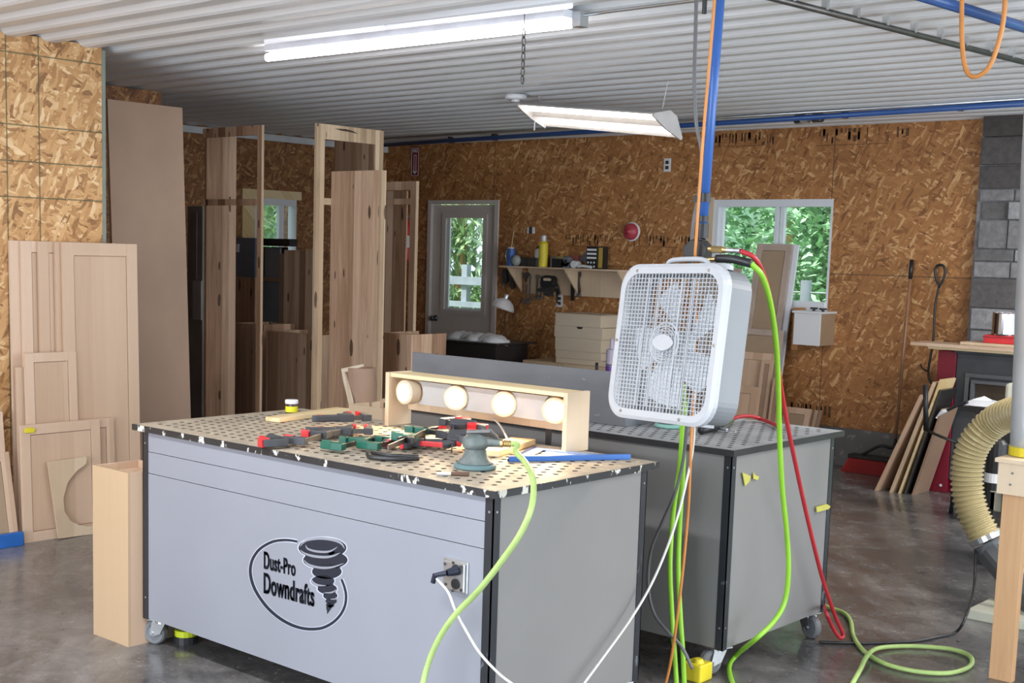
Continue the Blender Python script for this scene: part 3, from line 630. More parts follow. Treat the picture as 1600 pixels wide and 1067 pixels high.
def logo_text(s, x0, x1, y0l, y1l, y0r, y1r):
    """slab style condensed word laid into the slanting band of the logo"""
    cu_ = bpy.data.curves.new('t', 'FONT'); cu_.body = s; cu_.size = 1; cu_.offset = .02; cu_.space_character = 1.06
    o = bpy.data.objects.new('t', cu_); COL.objects.link(o); bpy.context.view_layer.update()
    me = bpy.data.meshes.new_from_object(o.evaluated_get(bpy.context.evaluated_depsgraph_get())); bpy.data.objects.remove(o)
    bmx = bmesh.new()
    for dx in (-.035, 0, .035): bmx.from_mesh(me); bmesh.ops.translate(bmx, verts=bmx.verts[-len(me.vertices):], vec=(dx, 0, 0))
    bmx.to_mesh(me); bmx.free()
    xs = [v.co.x for v in me.vertices]; a, b = min(xs), max(xs); cap = .73
    for v in me.vertices:
        u = (v.co.x-a)/(b-a); h = v.co.y/cap; X = x0+(x1-x0)*u; bot = y1l+(y1r-y1l)*u; top = y0l+(y0r-y0l)*u; v.co = L(X, bot+(top-bot)*h, 2)
    me.transform(MW[T1.name].inverted()); me.materials.clear(); me.materials.append(M_INK)
    o = bpy.data.objects.new('logo_lettering', me); COL.objects.link(o); o.parent = T1; MW[o.name] = MW[T1.name]
logo_text('Dust-Pro', 252, 548, 236, 400, 330, 472)
logo_text('Downdrafts', 250, 722, 432, 625, 560, 752)
# ---- outlet on the front
c = V((-2.725, YF, .605)); 
o = MB().bx(c.x-.052, c.x+.052, YF-.006, YF+.0, c.z-.052, c.z+.052).bx(c.x-.042, c.x+.046, YF-.016, YF-.006, c.z-.046, c.z+.046).done('outlet_plate', M_STEEL, T1, bevel=.004)
for dz in (.024, -.022):
    m = MB().lathe([(0, .0), (.017, 0), (.017, .004), (0, .004)], Matrix.Translation((c.x+.012, YF-.016, c.z+dz)) @ Euler((PI/2, 0, 0)).to_matrix().to_4x4(), 18); m.done('receptacle', M_BLACK, o)
m = MB()
for dx, dz in ((-.035, .035), (.035, .038), (.036, -.037), (0, -.046), (0, .044), (-.03, -.03)): m.cyl((c.x+dx, YF-.019, c.z+dz), (c.x+dx, YF-.016, c.z+dz), .005, n=10)
m.done('screw', M_DSTEEL, o)
t = thing('power_cable', 'white cord plugged into the front of the logo table, drooping to the right', 'cord', (c.x, 2.99, c.z))
lab(MB().cyl((c.x+.02, YF-.02, c.z+.024), (c.x+.006, YF-.05, c.z+.018), .016, .011).cyl((c.x+.006, YF-.05, c.z+.018), (c.x-.035, YF-.062, c.z+.005), .009, .007).cyl((c.x-.035, YF-.062, c.z+.008), (c.x-.043, YF-.062, c.z-.02), .008).done('plug', plain('navy_plastic', (.01, .013, .03), .4), t), 'dark plug')
pts = [V((c.x-.03, YF-.06, c.z-.005)), PY(700, 925, 2.965), PY(712, 955, 2.96), PY(728, 985, 2.95), PY(748, 1018, 2.93), PY(775, 1048, 2.9), PY(800, 1068, 2.87), PY(850, 1100, 2.8)]
MB().tube(spline(pts), .0042, 8).done('cable', M_WCORD, t, smooth=True)

# ---- light box on the first table
t = thing('bench_lamp_box', 'maple lamp box with four glowing round lamps on the logo table', 'lamp', (-3.37, 3.88, .9))
X0, X1, Y0, Y1, ZL, ZH = -3.835, -2.895, 3.80, 3.935, .901, 1.122
box(X0, X0+.02, Y0, Y1, ZL, ZH).done('end_board', M_PLY, t, bevel=.001); box(X1-.02, X1, Y0, Y1, ZL, ZH).done('end_board', M_PLY, t, bevel=.001)
box(X0+.02, X1-.02, Y0+.012, Y1, ZH-.018, ZH-.003).done('top_board', M_PINE, t)
box(X0+.02, X1-.02, Y1-.018, Y1-.004, ZH-.16, ZH-.018).done('back_board', M_PLY, t)
M_LWHITE = plain('lamp_white_board', (.40, .40, .40), .4)
xs = [X0+.105+i*(X1-X0-.205)/3 for i in range(4)]; zc = ZH-.075
for a, b_ in zip(xs, xs[1:]):
    m = MB(); n = 12; r = .056; hh = .047; L_ = []; R2 = []
    a0 = math.asin(hh/r)
    for i in range(n+1):
        q = -a0+2*a0*i/n; L_.append(V((a+r*math.cos(q), Y0+.055, zc+r*math.sin(q)))); R2.append(V((b_-r*math.cos(q), Y0+.055, zc+r*math.sin(q))))
    m.prism(L_+R2[::-1], (0, .012, 0)); m.done('face_plate', M_LWHITE, t)
for i, x in enumerate(xs):
    # each head swivels a little on its own
    yaw = (R_(-4), R_(26), R_(32), R_(34))[i]; M = Matrix.Translation((x, Y0+.06, zc)) @ Matrix.Rotation(yaw, 4, 'Z') @ Euler((PI/2, 0, 0)).to_matrix().to_4x4()
    D_ = .056 if i == 0 else .040; ring = MB().lathe([(.0, D_-.056), (.047, D_-.056), (.05, D_-.046), (.05, D_-.004), (.047, D_), (.038, D_), (.034, D_-.008), (.0, D_-.010)], M, 32).done('lamp_ring', M_COILL, t, smooth=False)
    ring.data.polygons.foreach_set('use_smooth', [True]*len(ring.data.polygons)); ring.modifiers.new('e', 'EDGE_SPLIT').split_angle = R_(35)
    MB().lathe([(.0, D_-.002), (.02, D_-.003), (.032, D_-.005), (.0345, D_-.0075)], M, 24).done('bulb', M_BULB, ring, smooth=True)
tag(MB().tube(spline([(-3.33, 3.90, .975), (-3.27, 3.87, .955), (-3.2, 3.82, .93), (-3.15, 3.78, .908)]), .004, 8).done('lamp_cable', M_WCORD, smooth=True), 'short tan cord dropping behind the lamp box onto the perforated top', 'cord')
lab(box(-3.085, -3.06, 3.918, 3.925, .885, .985).done('strap', M_BLACK, t), 'black strap'); 
# warm lamps throw light on the table: an added spot at each bulb
for i, x in enumerate(xs):
    l = bpy.data.lights.new('lamp_glow', 'SPOT'); l.energy = 4.5; l.color = (1, .72, .42); l.spot_size = R_(130); l.spot_blend = .6; l.shadow_soft_size = .03
    o = bpy.data.objects.new('lamp_glow', l); COL.objects.link(o); o.location = (x+(-.03 if i == 0 else 0), Y0-.005, zc); o.rotation_euler = (R_(62), 0, R_(180) if False else 0)
    o.rotation_euler = Euler((R_(58), 0, (R_(-4), R_(26), R_(32), R_(34))[i]+PI))
# ---- backboard on the second table
t = thing('dust_backboard', 'dark grey sheet shroud standing on the second downdraft table', 'backboard', (-3.8, 4.6, .9))
M_SHROUD = speckled('scuffed_grey_sheet', (.17, .18, .20), (.34, .35, .37), .68, 7, .4, (1, 1, 2.2))
box(-4.46, -3.195, 4.60, 4.618, .901, 1.128).done('back_sheet', M_SHROUD, t); box(-3.213, -3.195, 4.618, 4.93, .901, 1.128).done('side_sheet', M_SHROUD, t)

# ================================================================== THINGS ON THE FIRST TABLE
Z = .9015
def label_jar():
    q = PZ(455.5, 644.5, Z); t = thing('glue_jar', 'small jar with white lid and yellow label at the back left of the logo table', 'jar', q)
    MB().lathe([(0, 0), (.0255, 0), (.027, .004), (.027, .034), (.022, .040), (.022, .042)], Matrix.Translation(q), 24).done('jar_body', plain('dark_amber', (.05, .03, .02), .3), t, smooth=True)
    MB().lathe([(.0275, .004), (.0275, .029)], Matrix.Translation(q), 24).done('yellow_label', plain('label_yellow', (.72, .68, .02), .5), t)
    MB().lathe([(.0285, .040), (.029, .043), (.029, .054), (.027, .057), (0, .057)], Matrix.Translation(q), 24).done('lid', M_WHITE, t, smooth=True)
label_jar()
def stick(name, label, cat, p, q, w, h, mat, z=Z, **k):
    p = V((p[0], p[1], z)); q = V((q[0], q[1], z)); d = (q-p); l = d.length; a = math.atan2(d.y, d.x); t = MB().bx(0, l, -w/2, w/2, 0, h, None)
    o = t.done(name, mat, local=True, bevel=.0015); o.location = p; o.rotation_euler = (0, 0, a); MW[o.name] = Matrix.Translation(p) @ Matrix.Rotation(a, 4, 'Z'); return tag(o, label, cat, **k)
stick('pine_strip', 'pale pine strip lying at the back left of the logo table', 'board', (-4.19, 3.50), (-4.27, 3.97), .075, .018, M_PINE)
stick('pine_board', 'thick pale pine block lying behind the air sander', 'board', (-3.035, 3.52), (-3.145, 3.86), .10, .022, M_PINE)
q0, q1, q2 = V((-2.905, 3.49, Z)), V((-3.04, 3.80, Z)), V((-2.665, 3.875, Z))
t = thing('rafter_square', 'blue triangular rafter square by the right edge of the logo table', 'square', q0)
def tri_ring(m, P, ins, z0, z1):
    c = sum(P, V())/3; I = [c+(p-c)*ins for p in P]
    for i in range(3): j = (i+1) % 3; m.prism([P[i]+V((0, 0, z0)), P[j]+V((0, 0, z0)), I[j]+V((0, 0, z0)), I[i]+V((0, 0, z0))], (0, 0, z1-z0))
m = MB(); tri_ring(m, [q0, q2, q1], .62, .002, .006)
I = [sum([q0, q1, q2], V())/3+(p-sum([q0, q1, q2], V())/3)*.5 for p in (q0, q1, q2)]
m.prism([I[0]+V((0, 0, .002)), I[2]+V((0, 0, .002)), I[1]+V((0, 0, .002))], (0, 0, .002)); m.done('blade', plain('pale_blue_metal', (.30, .42, .72), .35, .4), t)
d = (q2-q0).normalized(); n_ = V((-d.y, d.x, 0)); m = MB(); m.prism([q0-n_*.008, q2-n_*.008, q2+n_*.008, q0+n_*.008], (0, 0, .018)); m.done('fence', M_BLUE, t)
d = (q1-q0).normalized(); n_ = V((-d.y, d.x, 0)); m = MB(); m.prism([q0-n_*.006, q1-n_*.006, q1+n_*.006, q0+n_*.006], (0, 0, .009)); m.done('dark_edge', plain('navy_metal', (.02, .03, .10), .35), t)
# air sander
def sander(name, label, q, yaw, body, pad, hose=True):
    t = thing(name, label, 'sander', q, (0, 0, yaw))
    MB().lathe([(0, 0), (.068, 0), (.072, .004), (.072, .012), (.06, .017), (0, .017)], n=32).done('sanding_pad', pad, t, local=True, smooth=False)
    MB().lathe([(.062, .018), (.058, .022), (.046, .034), (.038, .050), (.036, .062), (.036, .066)], n=28, cap=True).done('skirt', body, t, local=True, smooth=True)
    m = MB().lathe([(.036, .066), (.043, .072), (.046, .084), (.044, .098), (.034, .110), (.018, .116), (0, .117)], n=28)
    m.cyl((.0, 0, .090), (.085, 0, .088), .018, .014, 16); o = m.done('motor_housing', body, t, local=True, smooth=True); o.modifiers.new('e', 'EDGE_SPLIT').split_angle = R_(40)
    MB().prism([(-.03, -.012, .118), (-.03, .012, .118), (.05, .016, .125), (.075, .010, .104), (.075, -.010, .104), (.05, -.016, .125)], (0, 0, .008)).done('lever', M_DSTEEL, t, local=True)
    MB().lathe([(.014, 0), (.014, .008), (.010, .010), (.013, .014), (.010, .018), (.013, .022), (.010, .026), (.013, .03), (.010, .036)], Matrix.Translation((.085, 0, .088)) @ Euler((0, PI/2, 0)).to_matrix().to_4x4(), 14, True).done('air_fitting', M_BRASS, t, local=True)
    return t
M_SBODY = plain('worn_grey_green_rubber', (.115, .135, .13), .55, 0, .35, 25); M_PADG = plain('teal_pad', (.12, .20, .21), .6)
qs = PZ(742, 731, Z); sander('air_sander', 'grey green palm air sander near the front corner of the logo table', qs, R_(30), M_SBODY, M_PADG)
# its hose
hs = qs+V((.105, .06, .088))
pts = [hs, hs+V((.02, .01, -.0)), PY(806, 706, 3.32)+V((0, 0, 0)), PY(822, 724, 3.25), PY(833, 750, 3.12), PY(831, 790, 2.99), PY(815, 830, 2.96), PY(790, 868, 2.95), PY(750, 920, 2.94), PY(710, 962, 2.93), PY(682, 1005, 2.92), PY(665, 1050, 2.9), PY(655, 1100, 2.86)]
pts[2].z = max(pts[2].z, .93)
tag(MB().tube(spline(pts), .0095, 12).done('air_hose', M_LIMED, smooth=True), 'dusty green air hose from the palm sander down the front of the logo table', 'hose')
# craft knife
t = thing('scraper', 'thin brown scraper lying in front of the palm air sander', 'scraper', (-2.84, 3.12, Z), (0, 0, R_(38)))
MB().bx(-.045, .0, -.012, .012, 0, .006).done('blade', M_STEEL, t, local=True); MB().bx(0, .06, -.009, .009, 0, .012).done('handle', plain('brown_handle', (.10, .05, .03), .5), t, local=True, bevel=.003)
# clamps
def clamp(label, a, b, z=0, tilt=0, col='red', flip=1, roll=0.0, blen=None, hand=.11, group=None):
    """one-handed bar clamp: bar, fixed jaw with pad, sliding body with grip and trigger"""
    p, q = V((a[0], a[1], Z+z)), V((b[0], b[1], Z+z)); d = q-p; Ln = blen or d.length; yaw = math.atan2(d.y, d.x)
    t = thing('bar_clamp', label, 'clamp', p+V((0, 0, .0)), (roll, -tilt, yaw), group='bar clamps heaped on the logo table'); M = M_RED if col == 'red' else M_GREENP; jaw = M_BLK2 if col == 'red' else M_GREENP; w = .012
    MB().bx(-.01, Ln, -.0025, .0025, .012, .030).done('bar', M_DSTEEL, t, local=True, bevel=.0008)
    s = flip
    def pr(m, pts, z0, z1): m.prism([V((x, y*s, z0)) for x, y in pts], (0, 0, z1-z0)); return m
    pr(MB(), [(-.014, -.012), (.02, -.012), (.022, .02), (.012, .078), (-.006, .082), (-.014, .03)], .008, .034).done('fixed_jaw', jaw, t, local=True, bevel=.003)
    pr(MB(), [(.012, .050), (.026, .050), (.026, .084), (.010, .086)], .004, .038).done('jaw_pad', M, t, local=True, bevel=.003)
    x = Ln*.42
    pr(MB(), [(x-.012, -.016), (x+.045, -.018), (x+.05, .02), (x+.012, .03), (x+.004, .078), (x-.010, .080), (x-.016, .02)], .006, .036).done('sliding_body', jaw, t, local=True, bevel=.003)
    pr(MB(), [(x-.012, .050), (x-.024, .050), (x-.024, .082), (x-.008, .084)], .004, .038).done('jaw_pad', M, t, local=True, bevel=.003)
    pr(MB(), [(x+.04, -.016), (x+.055, .012), (x+.05+hand, -.012), (x+.055+hand, -.03), (x+.04+hand, -.036)], .008, .034).done('grip', M_BLK2 if col == 'red' else M_BLACK, t, local=True, bevel=.005)
    pr(MB(), [(x+.03, .02), (x+.045, .03), (x+.04+hand*.8, .034), (x+.045+hand*.8, .022), (x+.05, .014)], .011, .030).done('trigger', M if col == 'red' else M_BLACK, t, local=True, bevel=.003)
    return t
def q2(x, y): p = PZ(x, y, Z); return (p.x, p.y)
clamp('black clamp with red pads at the far left of the heap of clamps', q2(444, 700), q2(396, 686), flip=1, blen=.13, hand=.05)
clamp('clamp with one red pad facing the viewer, second from the left of the heap', q2(474, 699), q2(545, 676), z=.002, flip=1, hand=.09)
clamp('fat gripped black clamp with a bright red jaw at the heap back', q2(577, 684), q2(500, 682), z=.004, flip=-1)
clamp('upper black clamp with red jaw lying across the back of the heap', q2(574, 674), q2(508, 676), z=.034, tilt=.02, flip=-1)
clamp('green jawed clamp at the heap front, left one of the two green ones', q2(532, 708), q2(606, 690), z=.002, col='green', flip=1)
clamp('green jawed clamp at the heap front, right one of the two green ones', q2(588, 708), q2(662, 690), z=.004, col='green', flip=1)
clamp('dark clamp whose long bar points to the front edge beside the sander', q2(668, 694), q2(606, 722), z=.03, tilt=0, col='green', flip=-1, hand=.04)
clamp('clamp with a large red jaw standing highest below the second lamp', q2(692, 692), q2(742, 700), z=.06, tilt=.0, flip=1)
clamp('clamp with a red jaw just left of the highest one below the second lamp', q2(664, 694), q2(722, 706), z=.03, flip=1, tilt=0)
clamp('clamp whose steel bar leans down in front of the palm air sander', q2(708, 700), q2(702, 724), z=.075, tilt=-.5, flip=1, blen=.17, hand=.02)
clamp('mostly hidden black clamp lying under the two green clamps', q2(610, 697), q2(690, 702), z=.0, flip=-1)
lab(thing('spring_clamp', 'flat black spring clamp at the front of the heap under the pointing bar', 'clamp', (-3.2, 3.2, Z)), 'flat black spring clamp at the front of the heap under the pointing bar')
tt = bpy.data.objects['spring_clamp']
MB().tube(spline([(-3.28, 3.17, Z+.01), (-3.22, 3.13, Z+.01), (-3.14, 3.17, Z+.01), (-3.10, 3.24, Z+.01)]), .008, 8).done('handle', M_BLACK, tt, smooth=True); MB().tube(spline([(-3.28, 3.19, Z+.012), (-3.20, 3.20, Z+.012), (-3.12, 3.26, Z+.012)]), .007, 8).done('jaw', M_BLACK, tt, smooth=True)
# ---- things on the second table
qs2 = PZ(1043, 668, Z); sander('air_sander', 'round palm sander with a pale green pad on the second table under the fan', qs2+V((0, .03, 0)), R_(100), M_SBODY, plain('mint_pad', (.30, .60, .52), .5))
q = PZ(1112, 668, Z); t = thing('air_grinder', 'black air grinder lying on the second table at the end of the red hose', 'air tool', q)
e1, e2 = PZ(1140, 656, Z), PZ(1150, 675, Z)
MB().tube([PZ(1096, 672, Z+.02), PZ(1125, 664, Z+.02)], .018, 14).done('motor_body', M_BLACK, t, smooth=True)
MB().tube([PZ(1122, 665, Z+.02), PZ(1142, 656, Z+.02)], .014, 12).done('grip', plain('olive_rubber', (.12, .14, .05), .5), t, smooth=True)
MB().cyl(PZ(1118, 668, Z+.012), PZ(1136, 672, Z+.012), .006).cyl(PZ(1136, 672, Z+.012), PZ(1150, 675, Z+.012), .0025).done('spindle', M_STEEL, t)
MB().bx(q.x-.06, q.x-.045, q.y-.05, q.y-.0, Z, Z+.03).done('guard', M_STEEL, t)
pts = [PZ(1141, 656, Z+.02), PZ(1155, 651, Z+.03), PZ(1172, 650, Z+.03), PZ(1190, 655, Z+.012), PZ(1212, 664, Z+.012), PZ(1216, 668, Z+.012)]
tag(MB().tube(spline(pts), .0085, 10).done('air_hose', M_REDH, smooth=True), 'short red hose curving from the air grinder across the second table', 'hose')
tag(MB().prism([PY(0, 0, 1)]*0 or [PX(a, b_, -2.546) for a, b_ in ((1159, 738), (1168, 742), (1172, 744), (1170, 752), (1163, 759))], (.004, 0, 0)).done('yellow_tape_scrap', plain('masking_tape', (.50, .47, .10), .7)), 'pointed yellow tape scrap on the side of the second table, left one of a pair', 'tape')
tag(MB().prism([PX(a, b_, -2.546) for a, b_ in ((1176, 738), (1180, 743), (1185, 744), (1183, 750), (1176, 748))], (.004, 0, 0)).done('yellow_tape_scrap', plain('masking_tape', (.5, .47, .1), .7)), 'small round yellow tape scrap beside the pointed one on the second table', 'tape')
tag(MB().prism([PX(a, b_, -2.546) for a, b_ in ((1274, 792), (1290, 787), (1296, 791), (1293, 795), (1275, 800))], (.006, 0, 0)).done('yellow_tape_scrap', plain('masking_tape', (.5, .47, .1), .7)), 'curled yellow tape scrap near the right post of the second table', 'tape')
# ================================================================== FAN, DROP PIPE AND HOSES
RF = Matrix(((.968, .2513, .001), (-.249, .9592, .1337), (.0327, -.1297, .991)))
FC = V((-2.46, 3.762, 1.334))
fan = thing('box_fan', 'white box fan hanging between the two tables from the blue drop pipe', 'fan', FC, tuple(RF.to_euler()))
def rsq(w, h, r, n=8):
    P = []
    for cx_, cz_, a0 in ((w-r, h-r, 0), (-w+r, h-r, PI/2), (-w+r, -h+r, PI), (w-r, -h+r, 1.5*PI)):
        for i in range(n+1): a = a0+PI/2*i/n; P.append((cx_+r*math.cos(a), cz_+r*math.sin(a)))
    return P
def strip(m, A, ya, B, yb):
    n = len(A); a = [m.bm.verts.new((p[0], ya, p[1])) for p in A]; b = [m.bm.verts.new((p[0], yb, p[1])) for p in B]
    for i in range(n): m.bm.faces.new((a[i], a[(i+1) % n], b[(i+1) % n], b[i]))
M_FANW = plain('fan_white_plastic', (.46, .475, .505), .35, 0, .03); M_FANG = plain('fan_grey_shell', (.22, .235, .25), .4, 0, .03); M_BLADE = plain('fan_blade_white', (.58, .62, .66), .4, 0, .03)
O1, O2, I1 = rsq(.262, .268, .085), rsq(.25, .256, .078), rsq(.228, .234, .062)
m = MB(); strip(m, O2, .012, O2, .118); strip(m, O2, .118, I1, .118); strip(m, rsq(.246, .252, .075), .012, rsq(.246, .252, .075), .116); m.done('shell', M_FANG, fan, local=True)
m = MB(); strip(m, rsq(.252, .258, .08), .018, O1, .014); strip(m, O1, .014, O1, -.004); strip(m, O1, -.004, rsq(.25, .256, .078), -.012); strip(m, rsq(.25, .256, .078), -.012, I1, -.012); strip(m, I1, -.012, I1, .012); m.done('front_bezel', M_FANW, fan, local=True, smooth=False)
def inside(x, z, w=.228, h=.234, r=.062):
    dx = max(0, abs(x)-(w-r)); dz = max(0, abs(z)-(h-r)); return abs(x) <= w and abs(z) <= h and (dx*dx+dz*dz) <= r*r
m = MB(); w, h, r = .229, .235, .062
x = -.2155
while x < .22:
    zz = h if abs(x) <= w-r else h-r+math.sqrt(max(0, r*r-(abs(x)-(w-r))**2)); m.bx(x-.0012, x+.0012, -.010, -.006, -zz, zz); x += .0166
z = -.2175
while z < .22:
    xx = w if abs(z) <= h-r else w-r+math.sqrt(max(0, r*r-(abs(z)-(h-r))**2)); m.bx(-xx, xx, -.008, -.004, z-.0013, z+.0013); z += .0136
for i in range(5): xq = -.11+i*.055; m.bx(xq-.002, xq+.002, -.011, -.004, -.22, .22)
m.done('front_grille', M_FANW, fan, local=True)
MH = Euler((PI/2, 0, 0)).to_matrix().to_4x4()
m = MB(); m.lathe([(.064, .008), (.068, .013), (.072, .008)], MH, 36)
for q in range(5): m.lathe([(.020+q*.009, .009), (.0225+q*.009, .012), (.024+q*.009, .009)], MH, 30)
m.done('grille_hub', M_FANW, fan, local=True)
n = 14; lens = [(.052*math.cos(a), -.013, .028*math.sin(a)*abs(math.sin(a))**.3) for a in [2*PI*i/(2*n) for i in range(2*n)]]
MB().prism(lens, (0, -.006, 0)).done('oval_badge', M_FANW, fan, local=True, bevel=.002)
m = MB()
for k in range(5):
    a0 = 2*PI*k/5+.5; g = []
    for i in range(7):
        rr = .045+i*(.165/6); row = []
        for j in range(5):
            a = a0+(j/4-.5)*(.95-.25*i/6)+.25*i/6; row.append(m.bm.verts.new((rr*math.cos(a), .055+(j/4-.5)*.045*(1-.2*i/6), rr*math.sin(a))))
        g.append(row)
    for i in range(6):
        for j in range(4): m.bm.faces.new((g[i][j], g[i+1][j], g[i+1][j+1], g[i][j+1]))
m.done('blades', M_BLADE, fan, local=True, smooth=True)
MB().lathe([(0, -.03), (.045, -.03), (.048, -.04), (.048, -.075), (.04, -.1), (0, -.1)], MH, 24).done('motor_hub', M_BLADE, fan, local=True)
m = MB(); 
for q in range(9): m.lathe([(.05+q*.022, -.112), (.0515+q*.022, -.110), (.053+q*.022, -.112)], MH, 40)
for k in range(12): a = PI*k/6; m.cyl((.05*math.cos(a), .112, .05*math.sin(a)), (.235*math.cos(a), .112, .235*math.sin(a)), .0015, n=6)
m.done('rear_grille', M_FANW, fan, local=True)
for x, z in ((-.175, .244), (.175, .244), (.240, .0), (-.240, 0), (-.175, -.244), (.12, -.25)): MB().lathe([(0, .016), (.005, .0155), (.006, .012)], Matrix.Translation((x, 0, z)) @ MH, 12).done('screw', M_STEEL, fan, local=True)
MB().tube(spline([(-.10, .05, .256), (-.085, .05, .283), (-.04, .05, .290), (.06, .05, .290), (.10, .05, .278), (.105, .05, .256)], 6), .009, 10).done('carry_handle', M_FANW, fan, local=True, smooth=True)
MB().lathe([(0.030, 0), (.030, .012), (.024, .020), (0, .021)], Matrix.Translation((.17, .06, .255)), 20).done('speed_knob', M_FANW, fan, local=True, smooth=True)
MB().bx(-.13, -.12, .0, .11, -.262, -.255).bx(.11, .16, .02, .11, -.266, -.255).done('foot', M_FANW, fan, local=True)
# drop pipe
pb = PY(1097, 372, 3.92); ptop = V((pb.x+.02, pb.y+.02, 2.70))
t = thing('drop_pipe', 'blue vertical air pipe dropping from the ceiling to the fan', 'pipe', (pb.x, pb.y, 1.6))
MB().tube([pb.lerp(ptop, .0), ptop], .0155, 14).done('pipe_run', M_BLUEP, t, smooth=True)
lab(MB().cyl(pb, pb+V((0, 0, .05)), .021).cyl(pb+V((0, 0, .055)), pb+V((0, 0, .075)), .019).done('pipe_coupling', M_BLACK, t), 'black coupling')
qq = pb.lerp(ptop, .12); MB().cyl(qq, qq+V((0, 0, .03)), .020).bx(qq.x-.035, qq.x-.01, qq.y-.02, qq.y, qq.z+.0, qq.z+.02).done('tape_wrap', M_BLACK, t)
qq = PY(1111, 6, 3.92); MB().cyl(qq-V((0.025, 0, .03)), qq+V((-.025, 0, .05)), .008).done('wire_tie', M_BLACK, t)
c = PY(1090, 396, 3.92)
t = thing('air_manifold', 'black air splitter block between the blue pipe and the fan', 'fitting', c)
MB().prism([c+V((x, -.02, z)) for x, z in ((-.042, -.03), (.035, -.03), (.046, .02), (.02, .045), (-.018, .048), (-.05, .02))], (0, .05, 0)).done('body', M_BLACK, t, bevel=.004)
MB().cyl(c+V((.01, 0, .04)), pb+V((0, 0, .0)), .014).done('inlet', M_BLACK, t)
a, b = PY(1108, 389, 3.9), PY(1135, 391, 3.9); lab(MB().cyl(a, b, .010).cyl(a.lerp(b, .2), a.lerp(b, .8), .0125, n=6).done('quick_coupler', M_BRASS, t), 'brass coupler')
a2, b2 = PY(1135, 391, 3.9), PY(1157, 392, 3.9); MB().cyl(a2, b2, .008).cyl(b2-V((.012, 0, 0)), b2, .0095).done('hose_plug', M_STEEL, t)
a3, b3 = PY(1104, 406, 3.9), PY(1122, 405, 3.9); lab(MB().cyl(a3, b3, .009).done('quick_coupler', M_BRASS, t), 'lower brass coupler')
# cords down to the fan
tag(MB().tube(spline([PY(1089, -30, 3.98), PY(1087, 40, 3.98), PY(1085, 130, 3.98), PY(1088, 195, 3.98), PY(1096, 240, 3.98), PY(1092, 300, 3.98), PY(1083, 350, 3.96), PY(1080, 410, 3.98), PY(1083, 520, 4.03), PY(1078, 620, 4.06), PY(1073, 665, 4.08), PY(1067, 722, 4.1), PY(1054, 772, 4.1), PY(1034, 818, 4.12), PY(1017, 862, 4.12), PY(1013, 915, 4.12), PY(1022, 958, 4.13), PY(1045, 988, 4.14), PY(1066, 1012, 4.15), PY(1082, 1045, 4.15)]), .0065, 8).done('power_cable', M_GCORD, smooth=True), 'grey cord hanging beside the blue drop pipe down to the yellow box', 'cord')
tag(MB().tube(spline([PY(1119, -30, 3.87), PY(1110, 80, 3.87), PY(1099, 210, 3.87), PY(1092, 310, 3.87), PY(1088, 370, 3.875), PY(1086, 408, 3.89), PY(1088, 430, 3.97), PY(1085, 560, 4.04), PY(1081, 665, 4.06), PY(1078, 740, 4.06), PY(1075, 800, 4.07), PY(1068, 880, 4.08), PY(1060, 950, 4.08), PY(1052, 1010, 4.09), PY(1045, 1048, 4.1), PY(1037, 1080, 4.1)]), .0055, 8).done('power_cable', M_ORANGE, smooth=True), 'orange cord taped along the blue drop pipe and running down past the fan', 'cord')
tag(MB().tube(spline([PY(1066, 600, 4.08), PY(1066, 665, 4.1), PY(1062, 730, 4.12), PY(1052, 800, 4.14), PY(1047, 880, 4.14), PY(1050, 960, 4.15), PY(1054, 1020, 4.15), PY(1058, 1085, 4.15)]), .0095, 10).done('air_hose', M_LIME, smooth=True), 'lime air hose under the fan, left of the two side by side', 'hose')
tag(MB().tube(spline([PY(1069, 600, 4.12), PY(1069, 665, 4.14), PY(1067, 740, 4.16), PY(1062, 820, 4.18), PY(1060, 890, 4.18), PY(1063, 960, 4.18), PY(1067, 1020, 4.18), PY(1070, 1085, 4.18)]), .0095, 10).done('air_hose', M_LIME, smooth=True), 'lime air hose under the fan, right of the two side by side', 'hose')
tag(MB().tube(spline([PX(1085, 600, -2.53), PX(1085, 665, -2.53), PX(1082, 705, -2.53), PX(1073, 750, -2.53), PX(1060, 803, -2.53), PX(1040, 862, -2.53), PX(1015, 918, -2.53), PX(985, 968, -2.53), PX(950, 1017, -2.53), PX(905, 1078, -2.53)]), .0045, 8).done('power_cable', M_WCORD, smooth=True), 'white cord falling from the fan across the end of the logo table', 'cord')
# hoses at the right of the fan
red = [PY(1157, 392, 3.9), PY(1180, 404, 3.93), PX(1196, 438, -2.24), PX(1207, 490, -2.30), PX(1214, 560, -2.36), PX(1226, 640, -2.42), PX(1244, 730, -2.45), PX(1264, 820, -2.46), PX(1284, 900, -2.46), PX(1304, 960, -2.45), PX(1317, 990, -2.44), PX(1312, 996, -2.44), PX(1300, 978, -2.455), PX(1290, 955, -2.47), PZ(1287, 944, .10)]
tag(MB().tube(spline(red, 10), .0085, 10).done('air_hose', M_REDH, smooth=True), 'red air hose hanging from the fan splitter past the second table', 'hose')
t = thing('air_hose', 'long lime air hose with a black sleeve hanging in front of the second table', 'hose', PX(1218, 640, -2.3))
MB().tube(spline([PY(1120, 404, 3.9), PY(1145, 405, 3.9), PY(1174, 412, 3.91)]), .0145, 12).done('black_sleeve', M_BLACK, t, smooth=True)
